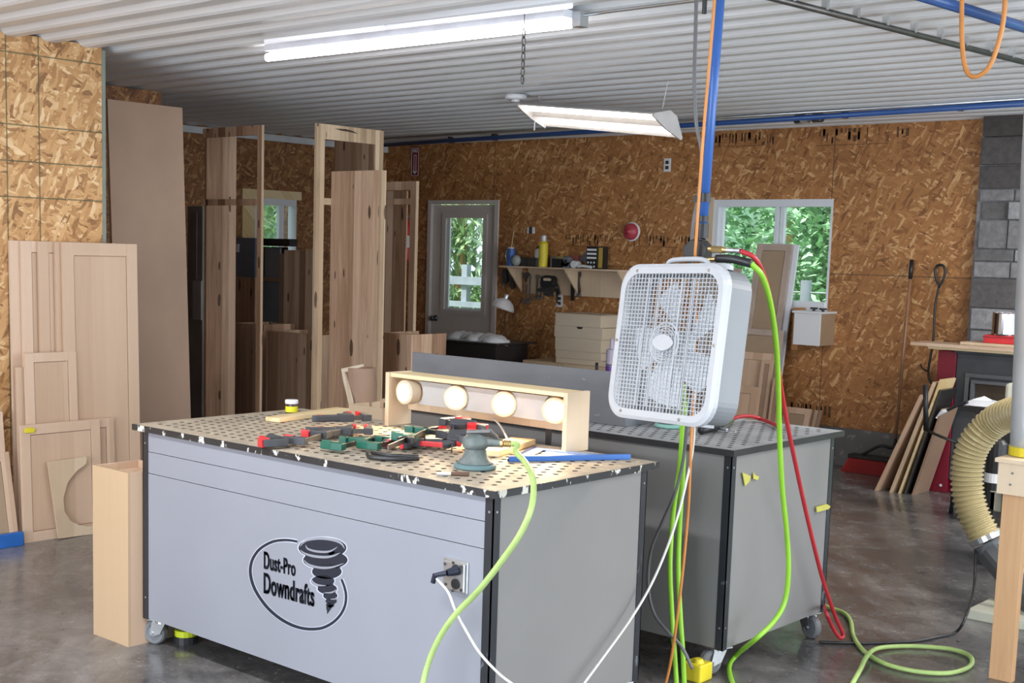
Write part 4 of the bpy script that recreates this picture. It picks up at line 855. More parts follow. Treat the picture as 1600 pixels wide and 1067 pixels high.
MB().tube(spline([PY(1172, 411, 3.91), PX(1190, 430, -2.22), PX(1203, 470, -2.24), PX(1212, 530, -2.28), PX(1216, 600, -2.32), PX(1218, 680, -2.35), PX(1222, 760, -2.37), PX(1229, 830, -2.38), PX(1232, 890, -2.38), PX(1226, 940, -2.39), PX(1208, 972, -2.40), PX(1180, 999, -2.42), PZ(1152, 1022, .05), PZ(1140, 1038, .02), PZ(1141, 1056, .012), PZ(1152, 1085, .012)], 10), .0098, 12).done('hose_run', M_LIME, t, smooth=True)
coil = [PZ(1278, 942, .012), PZ(1298, 950, .012), PZ(1318, 957, .012), PZ(1329, 970, .012), PZ(1333, 992, .012), PZ(1345, 1012, .012), PZ(1365, 1028, .012), PZ(1395, 1041, .012), PZ(1440, 1050, .012), PZ(1485, 1051, .012), PZ(1515, 1041, .012), PZ(1516, 1026, .012), PZ(1490, 1015, .012), PZ(1440, 1010, .012), PZ(1395, 1010, .012), PZ(1368, 1014, .02), PZ(1354, 1026, .034), PZ(1344, 1046, .02), PZ(1325, 1080, .012)]
tag(MB().tube(spline(coil, 10), .0095, 10).done('air_hose', M_LIMED, smooth=True), 'dusty lime hose looped on the floor at the lower right', 'hose')
tag(MB().tube(spline([PY(1524, 858, 6.36), PY(1524, 880, 6.3), PY(1521, 925, 6.15), PZ(1508, 966, .08), PZ(1493, 988, .01), PZ(1465, 995, .008), PZ(1425, 1002, .008), PZ(1350, 1005, .0075), PZ(1280, 1003, .0075)]), .0065, 8).done('power_cable', M_BLACK, smooth=True), 'black cord from the end of the ribbed duct to the floor coil', 'cord')
q = PZ(1090, 1062, 0)
t = thing('cord_outlet_box', 'yellow outlet box on the floor under the fan', 'outlet', q)
MB().bx(q.x-.05, q.x+.035, q.y-.04, q.y+.05, .0, .07).done('body', M_YEL, t, bevel=.006); MB().cyl((q.x+.0, q.y+.0, .07), (q.x+.0, q.y+.0, .085), .022, .016).done('plug', M_YEL, t)
# yellow thing under the first table
q = PZ(290, 1003, 0); t = thing('floor_reel', 'black and yellow object on the floor under the logo table', 'reel', q)
MB().cyl((q.x, q.y, 0), (q.x, q.y, .03), .05).done('base', M_BLACK, t); MB().cyl((q.x, q.y, .03), (q.x, q.y, .055), .045).done('yellow_top', plain('acid_yellow', (.55, .62, .02), .4), t)

# ================================================================== RIGHT EDGE: STAND, DUCT, HOSE, COLLECTOR
t = thing('timber_stand', 'wooden stand with a fir leg at the right edge of the picture', 'stand', (-1.6, 5.2, 0))
for x, y in ((-1.815, 5.19), (-1.0, 5.19), (-1.0, 6.0)): box(x, x+.089, y, y+.040, 0, .76).done('leg', M_STUD, t, bevel=.002)
MB().bx(-1.83, -.9, 5.165, 5.19, .745, .868).bx(-1.83, -1.805, 5.19, 6.05, .745, .868).done('apron', M_PLY, t)
box(-1.84, -.88, 5.15, 6.06, .869, .884).done('top_board', M_PLY, t)
MB().prism([(-1.77, 5.232, .655), (-1.71, 5.232, .655), (-1.2, 5.7, .68), (-1.26, 5.7, .68)], (0, 0, .035)).done('brace', M_STUD, t)
m = MB()
for x, z in ((-1.775, .83), (-1.78, .785)): m.cyl((x, 5.163, z), (x, 5.166, z), .005, n=8)
m.done('screw', M_DSTEEL, t)
t = thing('metal_duct', 'shiny galvanised duct standing on the wooden stand at the right edge', 'duct', (-1.68, 5.3, .885))
a, b = PY(1581, 705, 5.32), PY(1596, 175, 5.32); rr = .085
a = V((a.x+rr*.95, 5.32, .886)); b = V((b.x+rr*.95, 5.32, 2.70))
pts = [a.lerp(b, i/16) for i in range(17)]
MB().tube(pts, rr, 24, rf=lambda i: rr*(1+(.02 if i in (5, 10) else 0))).done('duct_run', M_GALV, t, smooth=True)
MB().tube([a, a+V((0, 0, .035))], rr+.004, 24).done('yellow_tape', M_YEL, t)
# ribbed hose
C0 = [PY(x, y, Y) for x, y, Y in ((1660, 640, 6.1), (1620, 641, 6.25), (1582, 646, 6.35), (1553, 660, 6.4), (1530, 682, 6.4), (1516, 708, 6.4), (1511, 740, 6.4), (1513, 775, 6.4), (1523, 808, 6.4), (1541, 842, 6.4))]
sp = spline(C0, 60); L_ = [0]
for i in range(1, len(sp)): L_.append(L_[-1]+(sp[i]-sp[i-1]).length)
tot = L_[-1]; n = 400; pts = []; j = 0
for i in range(n+1):
    s_ = tot*i/n
    while j < len(L_)-2 and L_[j+1] < s_: j += 1
    pts.append(sp[j].lerp(sp[j+1], (s_-L_[j])/max(1e-9, L_[j+1]-L_[j])))
t = thing('flex_duct', 'tan ribbed flexible duct curving down at the right edge', 'duct', C0[-1])
M_FLEX = plain('tan_ribbed_hose', (.42, .34, .17), .3, 0, .12, 5)
MB().tube(pts, .075, 28, rf=lambda i: .073+.006*math.sin(i/n*2*PI*48)).done('ribbed_hose', M_FLEX, t, smooth=True)
d = (C0[-1]-C0[-2]).normalized(); MB().tube([C0[-1]-d*.015, C0[-1]+d*.012], .082, 24).bx(C0[-1].x-.09, C0[-1].x-.07, C0[-1].y-.02, C0[-1].y+.0, C0[-1].z-.01, C0[-1].z+.02).done('hose_clamp', M_STEEL, t)
e = C0[-1]; tag(MB().tube([e+d*.02, e+d*.08, V((e.x+.42, e.y-.25, .02))], .074, 20).done('sheet_metal_elbow', plain('dull_duct', (.16, .17, .18), .4, .6)), 'grey metal duct below the ribbed hose at the right edge', 'duct')
t = thing('dust_collector', 'cream dust collector with a black motor beside the stove', 'machine', (-2.35, 7.1, 0))
Y = 7.2
def R2(x0, y0, x1, y1, Y): a = PY(x0, y0, Y); b = PY(x1, y1, Y); return a.x, b.x, b.z, a.z
x0, x1, z0, z1 = R2(1547, 755, 1600, 806, Y); box(x0, x0+.5, Y, Y+.35, z0, z1+.1).done('lower_housing', M_CREAMM, t, bevel=.01)
x0, x1, z0, z1 = R2(1570, 598, 1600, 655, Y); box(x0, x0+.4, Y, Y+.3, z0, z1).done('upper_housing', M_CREAMM, t, bevel=.02)
a = PY(1560, 693, 7.0); b = PY(1557, 765, 7.0); MB().cyl((a.x, 7.0, b.z), (a.x, 7.0, a.z), .055).cyl((a.x, 7.0, a.z), (a.x, 7.0, a.z+.02), .05, .03).done('motor', M_BLACK, t)
MB().lathe([(.0565, 0), (.0565, .05)], Matrix.Translation((a.x, 7.0, b.z+.04)), 24).done('motor_label', M_PAPER, t)
a = PY(1575, 660, 7.1); box(a.x-.02, a.x+.3, 7.15, 7.4, .3, a.z).done('bracket', M_BLACK, t); box(-2.62, -2.05, 7.15, 7.55, 0, .03).bx(-2.6, -2.56, 7.2, 7.24, .03, .4).bx(-2.3, -2.26, 7.2, 7.24, .03, .4).done('frame', M_BLACK, t)
q = PZ(1512, 965, 0); tag(MB().bx(q.x, q.x+.4, q.y-.02, q.y+.28, .0, .045).done('cream_base_slab', M_CREAMM, bevel=.004), 'cream slab on the floor behind the fir leg', 'board')
# ================================================================== LEFT: LEANING DOORS AND PANELS
def rectp(m, x0, x1, z0, z1, y0, y1): return m.bx(x0, x1, y0, y1, z0, z1)
def door_parts(t, w, h, th=.02, fr=.06, mf=None, mp=None, mid=None, raised=True):
    mf = mf or M_MAPLEF; mp = mp or M_MAPLE; m = MB()
    rectp(m, -w/2, -w/2+fr, 0, h, 0, th); rectp(m, w/2-fr, w/2, 0, h, 0, th); rectp(m, -w/2+fr, w/2-fr, h-fr, h, 0, th); rectp(m, -w/2+fr, w/2-fr, 0, fr, 0, th)
    if mid: rectp(m, -w/2+fr, w/2-fr, mid-fr/2, mid+fr/2, 0, th)
    m.done('frame', mf, t, local=True, bevel=.0015)
    m = MB(); g = .0035; rectp(m, -w/2+fr+g, w/2-fr-g, fr+g, h-fr-g, .005, th-.004); rectp(m, -w/2+fr-.001, w/2-fr+.001, fr-.001, h-fr+.001, th-.004, th-.001)
    m.done('centre_panel', mp, t, local=True)
def lean(name, label, cat, pl, pr_, xt, xb, facing='x', group=None, w=None, door=True, th=.02, fr=.06, mat=None, mats=None, mid=None):
    """thing leaning back on a wall; pl, pr_: its top corners in the photo, xt: wall plane of the top, xb: of the foot"""
    P = PX if facing == 'x' else PY; a = P(*pl, xt); b = P(*pr_, xt); h = (a.z+b.z)/2; i = 1 if facing == 'x' else 0
    u0, u1 = a[i], b[i]
    if w: u1 = u0+w
    W_ = u1-u0; ang = math.atan2(abs(xt-xb), h); hh = h/math.cos(ang); c = (u0+u1)/2
    loc = (xb, c, 0.0) if facing == 'x' else (c, xb, 0.0); yaw = R_(90) if facing == 'x' else 0
    t = thing(name, label, cat, loc, (-ang, 0, yaw), group=group)
    if door: door_parts(t, W_, hh, th, fr, *(mats or (None, None)), mid=mid)
    else:
        m = MB(); rectp(m, -W_/2, W_/2, 0, hh, 0, th); m.done('board', mat or M_MDF, t, local=True, bevel=.001)
    return t
G = 'wrapped maple cabinet doors leaning on the near board wall'
lean('door_blank', 'leftmost of the tall maple doors leaning on the near wall', 'cabinet door', (15, 375), (60, 377), -6.558, -6.53, w=.40, group=G)
lean('door_blank', 'tall maple door showing a narrow strip, second from the left edge of the group', 'cabinet door', (33, 376), (60, 377), -6.536, -6.505, w=.42, group=G)
lean('door_blank', 'tall maple door third from the left, its panel groove showing as a thin line', 'cabinet door', (60, 377), (90, 378), -6.514, -6.48, w=.38, group=G)
lean('door_blank', 'tall maple door just behind the widest front one', 'cabinet door', (86, 378), (100, 378), -6.492, -6.455, w=.38, group=G)
lean('door_blank', 'widest and frontmost tall maple door, touching the plain brown panel', 'cabinet door', (97, 378), (214, 382), -6.470, -6.43, fr=.07, group=G)
lean('door_blank', 'short maple door wrapped in film in front of the tall ones', 'cabinet door', (39, 552), (119, 549), -6.447, -6.405, fr=.05)
lean('door_blank', 'narrow maple door edge peeking out left of the short wrapped door', 'cabinet door', (26, 573), (60, 573), -6.475, -6.452, fr=.05, w=.22)
lean('door_blank', 'small maple door front mostly hidden behind the one with the yellow sticker', 'cabinet door', (126, 655), (178, 654), -6.42, -6.395, fr=.05)
t = lean('door_blank', 'square maple door with a yellow sticker behind the round cutout template', 'cabinet door', (32, 661), (156, 658), -6.39, -6.368, fr=.055)
c = PX(46, 672, -6.383); lab(MB().prism([c+V((-.002, y, z)) for y, z in ((-.03, -.012), (.025, -.016), (.034, .004), (.01, .014), (-.026, .012))], (.006, 0, 0)).done('sticker', M_YEL, t), 'yellow sticker')
pts = [(73, 713), (133, 705), (133, 716), (118, 727), (104, 745), (97, 770), (99, 790), (108, 805), (122, 812), (136, 814), (149, 812), (150, 825), (90, 833)]
P_ = []
for a, b in pts:
    k = (833-b)/128; q = PX(a, b, -6.345-.02*k); P_.append(V((q.x, q.y, q.z)))
zm = min(p.z for p in P_); P_ = [V((p.x, p.y, p.z-zm)) for p in P_]
tag(MB().prism(P_, (.012, 0, 0)).done('cutout_template', M_PLY), 'plywood offcut template with a round cutout in front of the small maple door', 'template')
lean('door_blank', 'small brown door with blue tape at the lower left edge', 'cabinet door', (-40, 704), (14, 712), -6.46, -6.36, fr=.05, mats=(M_MAPLE, M_TANP))
q = PX(16, 822, -6.345); tag(box(-6.36, -6.33, q.y-.10, q.y+.07, .0, .075).done('blue_tape_roll', M_BLUE, bevel=.004), 'blue taped block at the foot of the brown door, lower left corner', 'tape')
lean('door_blank', 'light maple door cut off by the left edge of the picture', 'cabinet door', (-60, 640), (4, 650), -6.50, -6.42, fr=.05)
lean('panel', 'tall plain brown panel standing between the board wall and the cabinets', 'panel', (168, 155), (285, 168), -6.90, -6.78, door=False, th=.022)
t = thing('drawer_box', 'narrow maple box standing on the floor at the left end of the logo table', 'box', (-4.56, 3.08, 0))
X0, X1, Y0, Y1, Zt = -4.685, -4.432, 2.965, 3.19, .712
MB().bx(X0, X1, Y0, Y0+.012, 0, Zt).done('front_board', M_BOXM, t); MB().bx(X0, X0+.012, Y0+.012, Y1, 0, Zt).bx(X1-.012, X1, Y0+.012, Y1, 0, Zt).bx(X0+.012, X1-.012, Y1-.012, Y1, 0, Zt).done('box_side', M_MAPLEF, t)
box(X0+.012, X1-.012, Y0+.012, Y1-.012, Zt-.04, Zt-.03).done('inner_board', M_MAPLE, t)
MB().bx(-4.52, -4.50, 3.14, 3.19, .715, .74).bx(-4.50, -4.47, 3.18, 3.2, .72, .75).done('hinge', M_WHITE, t)
tag(box(-4.54, -4.47, 3.22, 3.60, 0, .79).done('panel', M_MDF, bevel=.001), 'brown board standing behind the narrow maple box beside the logo table', 'panel')

# ================================================================== HICKORY CABINETS (front parts placed by their own planes)
G = 'unfinished hickory cabinet cases standing behind the logo table'
def facef(m, axis, pos, u0, u1, z1, st=.045, rails=(), th=.02, top=.065, left=True, z0=0):
    def b(a0, a1, q0, q1):
        if axis == 'y': m.bx(a0, a1, pos, pos+th, q0, q1)
        else: m.bx(pos-th, pos, a0, a1, q0, q1)
    if left: b(u0, u0+st, z0, z1)
    b(u1-st, u1, z0, z1); b(u0+(st if left else 0), u1-st, z1-top, z1)
    for r in rails: b(u0+(st if left else 0), u1-st, r-.022, r+.022)
    return m
# cabinet at left, seen from the front with an open back
a = PZ(409, 195, 2.44); l = PY(317, 201, a.y); d_ = PX(366, 400, l.x).y
rz = PY(360, 316, a.y).z
t = thing('tall_cabinet', 'tall open hickory cabinet nearest the plain brown panel, its back missing', 'cabinet', ((l.x+a.x)/2, a.y, 0), group=G)
facef(MB(), 'y', a.y, l.x, a.x, 2.44, rails=(rz,), left=False).done('face_frame', M_HICK, t, bevel=.001)
box(a.x, a.x+.003, a.y, a.y+.02, 0, 2.44).done('frame_edge', M_HICKL, t)
box(l.x-.002, l.x+.018, a.y+.02, d_, 0, 2.42).done('side_panel', M_HICK, t)
# face frame looking to the right
a = PZ(495, 192, 2.44); b = PX(600, 203, a.x)
t = thing('tall_cabinet', 'tallest pale hickory face frame with a dark knot line in its top rail', 'cabinet', (a.x, (a.y+b.y)/2, 0), group=G)
facef(MB(), 'x', a.x, a.y, b.y, 2.44, st=.075, top=.10, rails=(PX(515, 315, a.x).z,)).done('face_frame', M_HICKL, t, bevel=.001)
m = MB(); c0 = PX(540, 204, a.x+.0015)
m.prism([c0+V((0, y, z)) for y, z in ((-.10, .005), (0, .010), (.06, .004), (.12, -.012), (.03, -.006), (-.04, -.004))], (.001, 0, 0)); lab(m.done('dark_grain_mark', plain('dark_grain', (.05, .025, .012), .6), t), 'dark grain mark')
XF2 = a.x
# hickory side panel standing before it
p0 = PZ(513, 268, 2.13); p1 = PY(593, 267, p0.y)
t = thing('tall_cabinet', 'wide hickory cabinet side with black knots standing before the tallest frame', 'cabinet', ((p0.x+p1.x)/2, p0.y, 0), group=G)
box(max(p0.x, XF2+.004), p1.x, p0.y, p0.y+.019, 0, p0.z).done('side_panel', M_HICK, t, bevel=.001)
box(p1.x, p1.x+.02, p0.y, p0.y+.045, 0, p0.z).done('front_stile', M_HICKL, t, bevel=.001)
# cabinet next to the door
a = PZ(650, 283, 2.13); l = V((a.x-.62, a.y, 0)); z3 = PY(620, 315, a.y).z
t = thing('tall_cabinet', 'open hickory cabinet standing nearest the grey door, lowest of the tall ones', 'cabinet', (a.x-.3, a.y, 0), group=G)
facef(MB(), 'y', a.y, l.x, a.x, 2.13, rails=(z3,), st=.055).done('face_frame', M_HICK, t, bevel=.001)
box(a.x, a.x+.004, a.y, a.y+.03, 0, 2.13).done('frame_edge', M_HICKL, t)
sp0 = PY(603, 300, a.y+.3); sp1 = PY(635, 298, a.y+.3); MB().bx(l.x-.2, sp1.x, a.y+.3, a.y+.32, 0, sp1.z).done('inner_panel', M_HICK, t)
# further pieces behind
def pan(name, label, x0, y0, x1, y1, Y, mat, group=G, th=.02, z0=0, cat='cabinet', depth=None):
    a = PY(x0, y0, Y); b = PY(x1, y1, Y); o = MB().bx(a.x, b.x, Y, Y+(depth or th), z0 if y1 is None or True else b.z, max(a.z, b.z)).done(name, mat, bevel=.001); return tag(o, label, cat, group)
def pan2(name, label, x0, y0, x1, y1, Y, mat, th=.02, cat='panel', bev=.001):
    a = PY(x0, y0, Y); b = PY(x1, y1, Y); return tag(MB().bx(a.x, b.x, Y, Y+th, b.z, a.z).done(name, mat, bevel=bev), label, cat)
pan('hickory_board', 'dim hickory panel visible through the top opening of the tallest frame', 523, 206, 592, 206, 7.7, M_HICK)
pan('hickory_board', 'hickory board in front of the blue grey box, seen through the open cabinet', 364, 434, 398, 434, 7.6, M_HICK)
pan('hickory_board', 'warm hickory panel standing beside the tallest frame under the small window', 444, 392, 500, 392, 7.4, M_HICK)
pan('hickory_board', 'narrow shaded hickory board beside the warm panel under the small window', 437, 396, 445, 396, 7.45, M_MDF)  # shade is put in by a darker brown than the other boards
def base(label, x0, x1, y, Y, dep):
    a = PY(x0, y, Y); b = PY(x1, y+(x1-x0)*.088, Y); t = thing('base_cabinet', label, 'cabinet', ((a.x+b.x)/2, Y, 0), group='hickory base cabinet boxes standing behind the logo table'); z = (a.z+b.z)/2
    box(a.x, b.x, Y, Y+.019, 0, z).done('front_panel', M_HICK, t, bevel=.001); box(a.x, a.x+.019, Y+.019, Y+dep, 0, z).done('side_panel', M_HICK, t); box(b.x-.019, b.x, Y+.019, Y+dep, 0, z).done('side_panel', M_HICK, t)
    box(a.x+.019, b.x-.019, Y+dep-.019, Y+dep, 0, z-.03).done('back_panel', M_HICK, t); box(a.x+.019, b.x-.019, Y+.019, Y+.10, z-.022, z-.004).done('top_rail', M_HICKL, t); return t
base('hickory base box between the two tallest cabinets, right below the warm panel', 416, 494, 517, 6.75, .42)
base('low dark hickory base box visible through the left open cabinet', 365, 403, 504, 6.95, .4)
base('hickory base box between the knotty side panel and the sheet shroud', 597, 643, 519, 6.45, .35)
a = PY(411, 503, 7.36); b = PY(443, 500, 7.36); t = tag(MB().bx(a.x, b.x, 7.36, 7.39, a.z-.06, a.z).bx(a.x, a.x+.05, 7.36, 7.39, 0, a.z-.06).done('cabinet_rail', M_HICKL, bevel=.001), 'hickory rail crossing behind the base box below the small window', 'rail')
t = thing('grey_locker', 'blue grey box with a white label below the small window', 'box', (-8.6, 8.5, .0))
def pp(name, mat, x0, y0, x1, y1, Y, th=.02, floor=False): a = PY(x0, y0, Y); b = PY(x1, y1, Y); return MB().bx(a.x, b.x, Y, Y+th, 0 if floor else b.z, a.z).done(name, mat, t, bevel=.001)
M_BG = plain('blue_grey_metal', (.13, .165, .21), .4)
pp('body', M_BG, 366, 371, 398, 440, 7.75, .02, True); pp('label_card', M_PAPER, 369, 381, 373, 394, 7.74, .006)
t = thing('black_shelf_unit', 'black frame with grey door panels standing under the small window', 'shelf', (-8.0, 8.6, 0))
pp('top_rail', M_BLACK, 395, 372, 452, 385, 7.85, .1); pp('back_panel', M_DARK, 397, 385, 447, 470, 7.97, .02, True); pp('upright', M_BLACK, 396, 385, 411, 440, 7.85, .1, True)
pp('door_panel', plain('grey_door_panel', (.20, .21, .23), .5), 414, 387, 437, 435, 7.82, .02); pp('door_panel', plain('grey_door_panel', (.2, .21, .23), .5), 412, 440, 437, 500, 7.81, .02, True); pp('cross_rail', M_MDF, 411, 433, 440, 441, 7.80, .02)
pan2('window_board', 'small grey card inside the black frame under the window', 399, 386, 408, 402, 7.84, plain('grey_card', (.16, .165, .17), .6), cat='card')
t = thing('door_blank', 'narrow grey panelled door leaning in the gap beside the plain brown panel', 'cabinet door', (-9.0, 6.4, 0))
M_GD = plain('taupe_door', (.26, .23, .20), .5)
pp('door_frame', M_GD, 293, 322, 316, 470, 6.6, .02, True); pp('door_inset', plain('taupe_inset', (.20, .175, .15), .5), 300, 332, 307, 436, 6.59, .006)
pp('lower_door', plain('pale_grey_door', (.38, .36, .35), .5), 301, 438, 314, 500, 6.57, .012)
t = thing('offcut_rack', 'small rack with short boards in the gap beside the plain brown panel', 'rack', (-8.9, 6.9, 0))
for y0, y1 in ((503, 512), (525, 535), (553, 562)): a = PY(298, y0, 6.7); b = PY(318, y1, 6.7); MB().bx(a.x, b.x, 6.7, 6.95, b.z, a.z).done('shelf_board', M_MDF, t)
a = PY(300, 500, 6.7); MB().bx(a.x-.06, a.x-.03, 6.7, 6.95, 0, a.z).done('upright', M_MDF, t)
# cardboard roll and card on a crate behind the logo table
t = thing('work_crate', 'maple crate behind the left end of the logo table holding the card roll', 'crate', (-5.1, 4.95, 0))
a = PY(545, 631, 4.9); b = PY(586, 650, 4.9); MB().bx(a.x, b.x+.25, 4.9, 4.915, 0, a.z).bx(a.x, a.x+.015, 4.915, 5.2, 0, a.z).bx(b.x+.235, b.x+.25, 4.915, 5.2, 0, a.z).done('crate_side', M_PLY, t); MB().bx(a.x+.015, b.x+.235, 4.915, 5.2, a.z-.10, a.z-.09).done('crate_floor', M_PLY, t)
zr = a.z-.089; c = PY(560, 620, 5.03); rt = PY(556, 574, 5.03).z
tag(MB().lathe([(.0, zr), (.078, zr), (.078, rt), (.066, rt), (.066, rt-.03), (0, rt-.03)], Matrix.Translation((c.x, 5.05, 0)), 32).done('cardboard_roll', M_CARD, smooth=False), 'brown cardboard roll standing behind the logo table', 'roll')
x = PY(533, 575, 4.97); MB
t = tag(MB().prism([PY(533, 576, 4.96), PY(566, 569, 5.02), PY(566, 573, 5.02), PY(538, 582, 4.97), PY(549, 622, 4.95), PY(552, 640, 4.95), PY(547, 640, 4.95), PY(536, 596, 4.96)], (0, .012, 0)).done('folded_card', M_CREAM), 'folded flat piece of card leaning on the cardboard roll', 'card')
t = thing('drawer_board', 'pale drawer board with a metal latch beside the left lamp', 'board', PY(607, 640, 4.55)); 
a = PY(594, 623, 4.55); b = PY(625, 642, 4.55); MB().bx(a.x, b.x, 4.55, 4.565, b.z, a.z).done('board', M_MAPLE, t); MB().bx(a.x, a.x+.03, 4.567, 4.58, 0, a.z).bx(b.x-.05, b.x-.03, 4.567, 4.58, 0, a.z).done('foot', M_MAPLE, t)
a = PY(607, 627, 4.54); MB().bx(a.x, a.x+.035, 4.535, 4.55, a.z-.022, a.z).cyl((a.x+.02, 4.53, a.z-.01), (a.x+.05, 4.53, a.z-.016), .006).done('latch', M_STEEL, t)

# ================================================================== TOOL SHELF ON THE BACK WALL
t = thing('tool_shelf', 'plywood shelf with triangular brackets on the back wall', 'shelf', (-7.5, YB, 1.25))
zs = 1.478; box(-8.19, -6.80, 9.60, YB-.001, zs, zs+.014).done('shelf_board', M_PLY, t); box(-8.02, -6.80, YB-.02, YB-.001, 1.235, zs).done('back_board', M_PLY, t)
for x in (-8.10, -7.42, -6.83): MB().prism([(x, YB-.02, zs), (x, 9.61, zs), (x, 9.63, zs-.03), (x, YB-.02, 1.245)], (.015, 0, 0)).done('bracket', M_PLY, t)
zs += .0145
def px2(x0, y0, x1, y1, Y): a = PY(x0, y0, Y); b = PY(x1, y1, Y); return a.x, b.x, b.z, a.z
def can(name, label, cat, cx, w, ytop, mat, Y=9.70, extra=None, neck=.5, nk=.2):
    a = PY(cx, ytop, Y); r = w/2; hgt = a.z-zs; t = thing(name, label, cat, (a.x, Y, zs)); M = Matrix.Translation((a.x, Y, zs))
    MB().lathe([(0, 0), (r, 0), (r, hgt*(1-nk)), (r*neck, hgt*(1-nk*.7))], M, 20).done('can_body', mat, t, smooth=False)
    MB().lathe([(r*neck, hgt*(1-nk*.7)), (r*neck, hgt*.97), (r*neck*.5, hgt), (0, hgt)], M, 16).done('nozzle', extra or M_WHITE, t); return t, a
t, a = can('spray_can', 'blue aerosol can with a straw at the left end of the tool shelf', 'can', 799, .085, 386, M_BLUEP, neck=.7, nk=.12)
MB().tube([(a.x, 9.70, a.z), PY(803, 361, 9.70)], .003, 6).done('straw', M_PINE, t)
MB().tube(spline([(a.x-.045, 9.69, zs+.03), (a.x-.06, 9.69, zs+.09), (a.x-.045, 9.69, zs+.15), (a.x-.02, 9.69, zs+.18)]), .004, 6).done('wire_handle', M_STEEL, t)
c = PY(806, 407, 9.65); tag(MB().ball((c.x, 9.655, zs+.052), .052, (1, .8, 1)).done('shop_light_bulb', plain('frosted', (.35, .38, .36), .4), smooth=True), 'round frosted ball in front of the blue can on the tool shelf', 'ball')
can('bottle', 'small white bottle with black cap behind the yellow bottle', 'bottle', 841, .06, 384, M_WHITE, 9.76, M_BLACK)
can('spray_bottle', 'tall yellow bottle on the tool shelf', 'bottle', 850, .085, 367, M_YEL, 9.68, plain('clear_cap', (.5, .5, .5), .2), .65, .28)
def blk(name, label, cat, x0, y0, x1, Y, dep, mat, y1=414, parts=None):
    a, b, z0, z1 = px2(x0, y0, x1, y1, Y); return tag(box(a, b, Y, Y+dep, zs, z1).done(name, mat, bevel=.003), label, cat)
blk('plastic_case', 'low dark case between the ball and the yellow bottle on the shelf', 'case', 812, 402, 838, 9.66, .14, M_DSTEEL)
blk('socket_box', 'black socket box right of the yellow bottle on the shelf', 'case', 862, 404, 880, 9.66, .12, M_BLACK)
blk('grey_case', 'steel grey flat case in front of the back edge of the shelf', 'case', 860, 400, 905, 9.79, .04, M_STEEL)
c = PY(887, 403, 9.69); t = thing('tape_dispenser', 'grey rounded tape measure on the middle of the shelf', 'tape measure', (c.x, 9.69, zs))
MB().lathe([(0, -.03), (.045, -.03), (.05, -.02), (.05, .02), (.045, .03), (0, .03)], Matrix.Translation((c.x, 9.69, zs+.055)) @ MH, 24).bx(c.x-.05, c.x+.05, 9.66, 9.72, zs, zs+.05).done('case_body', plain('steel_blue_case', (.17, .19, .22), .4), t); MB().lathe([(0, .031), (.02, .031), (.02, .034), (0, .034)], Matrix.Translation((c.x, 9.69, zs+.055)) @ MH, 16).done('dial', M_DSTEEL, t)
blk('red_carton', 'small red and white carton behind the grey tape measure', 'box', 893, 399, 902, 9.76, .06, plain('dull_red_card', (.35, .10, .09), .6))
c = PY(899, 409, 9.67); tag(MB().cyl((c.x, 9.64, zs+.034), (c.x, 9.72, zs+.034), .034).done('filter_roll', M_WHITE, smooth=False), 'small white roll lying on the tool shelf right of the tape measure', 'roll')
a = PY(903, 410, 9.66); tag(MB().tube(spline([(a.x, 9.66, zs+.018), (a.x+.06, 9.66, zs+.022), (a.x+.12, 9.66, zs+.016), (a.x+.16, 9.65, zs+.012)]), .014, 8).done('caulk_nozzle', M_WHITE, smooth=True), 'white plastic nozzle lying at the right part of the shelf', 'nozzle')
tag(MB().prism([PY(902, 407, 9.80), PY(916, 393, 9.80), PY(918, 411, 9.80)], (0, .01, 0)).done('card_wedge', plain('grey_card', (.16, .165, .17), .6)), 'grey triangular card leaning behind the dotted carton', 'card')
a, b, z0, z1 = px2(917, 385, 932, 416, 9.66); t = thing('dotted_carton', 'black carton with pale stripes and dots near the right end of the shelf', 'box', ((a+b)/2, 9.66, zs))
box(a, b, 9.66, 9.76, zs, z1).done('carton', M_BLACK, t)
m = MB(); hh = z1-zs
for k in range(3): m.bx(a+.005, b-.005, 9.658, 9.6595, z1-.02-k*.036-.018, z1-.02-k*.036)
for k in range(3):
    for j in range(2): m.cyl((a+.02+k*.034, 9.6585, zs+.02+j*.036), (a+.02+k*.034, 9.6595, zs+.02+j*.036), .010, n=10)
m.done('printed_marks', M_PAPER, t)
a, b, z0, z1 = px2(932, 385, 941, 416, 9.68); t = thing('yellow_carton', 'yellow fronted carton beside the dotted black one', 'box', ((a+b)/2, 9.68, zs)); box(a, b, 9.69, 9.76, zs, z1).done('carton', M_BLACK, t); box(a+.008, b-.008, 9.685, 9.69, zs+.01, z1-.01).done('yellow_front', plain('ochre_card', (.50, .33, .06), .5), t)
# tools hanging from the shelf
def flat(m, pts, Y, th=.008): return m.prism([PY(x, y, Y) for x, y in pts], (0, th, 0))
YT = 9.805
def wrench(label, x, y0, y1, w=4, mat=None, box_end=False):
    m = MB(); x1 = x-(y1-y0)*.03; h = w
    flat(m, [(x-1.2, y0+6), (x+1.2, y0+6), (x1+1.2, y1-6), (x1-1.2, y1-6)], YT, .007)
    a = PY(x, y0+3, YT); b = PY(x1, y1-3, YT); r = h*.0052
    m.lathe([(r*.55, 0), (r, 0), (r, .010), (r*.55, .010), (r*.55, 0)], Matrix.Translation((a.x, YT+.009, a.z)) @ MH, 16)
    flat(m, [(x1-3, y1-1), (x1-3.5, y1-7), (x1, y1-9), (x1+3.5, y1-7), (x1+3, y1-1), (x1+1, y1-4), (x1-1, y1-4)], YT, .008)
    return tag(m.done('wrench', mat or M_STEEL), label, 'wrench', 'wrenches hanging from the tool shelf')
wrench('long steel wrench hanging first from the left under the shelf', 821, 426, 477, 5); wrench('steel wrench hanging second from the left under the shelf', 828, 429, 475, 4)
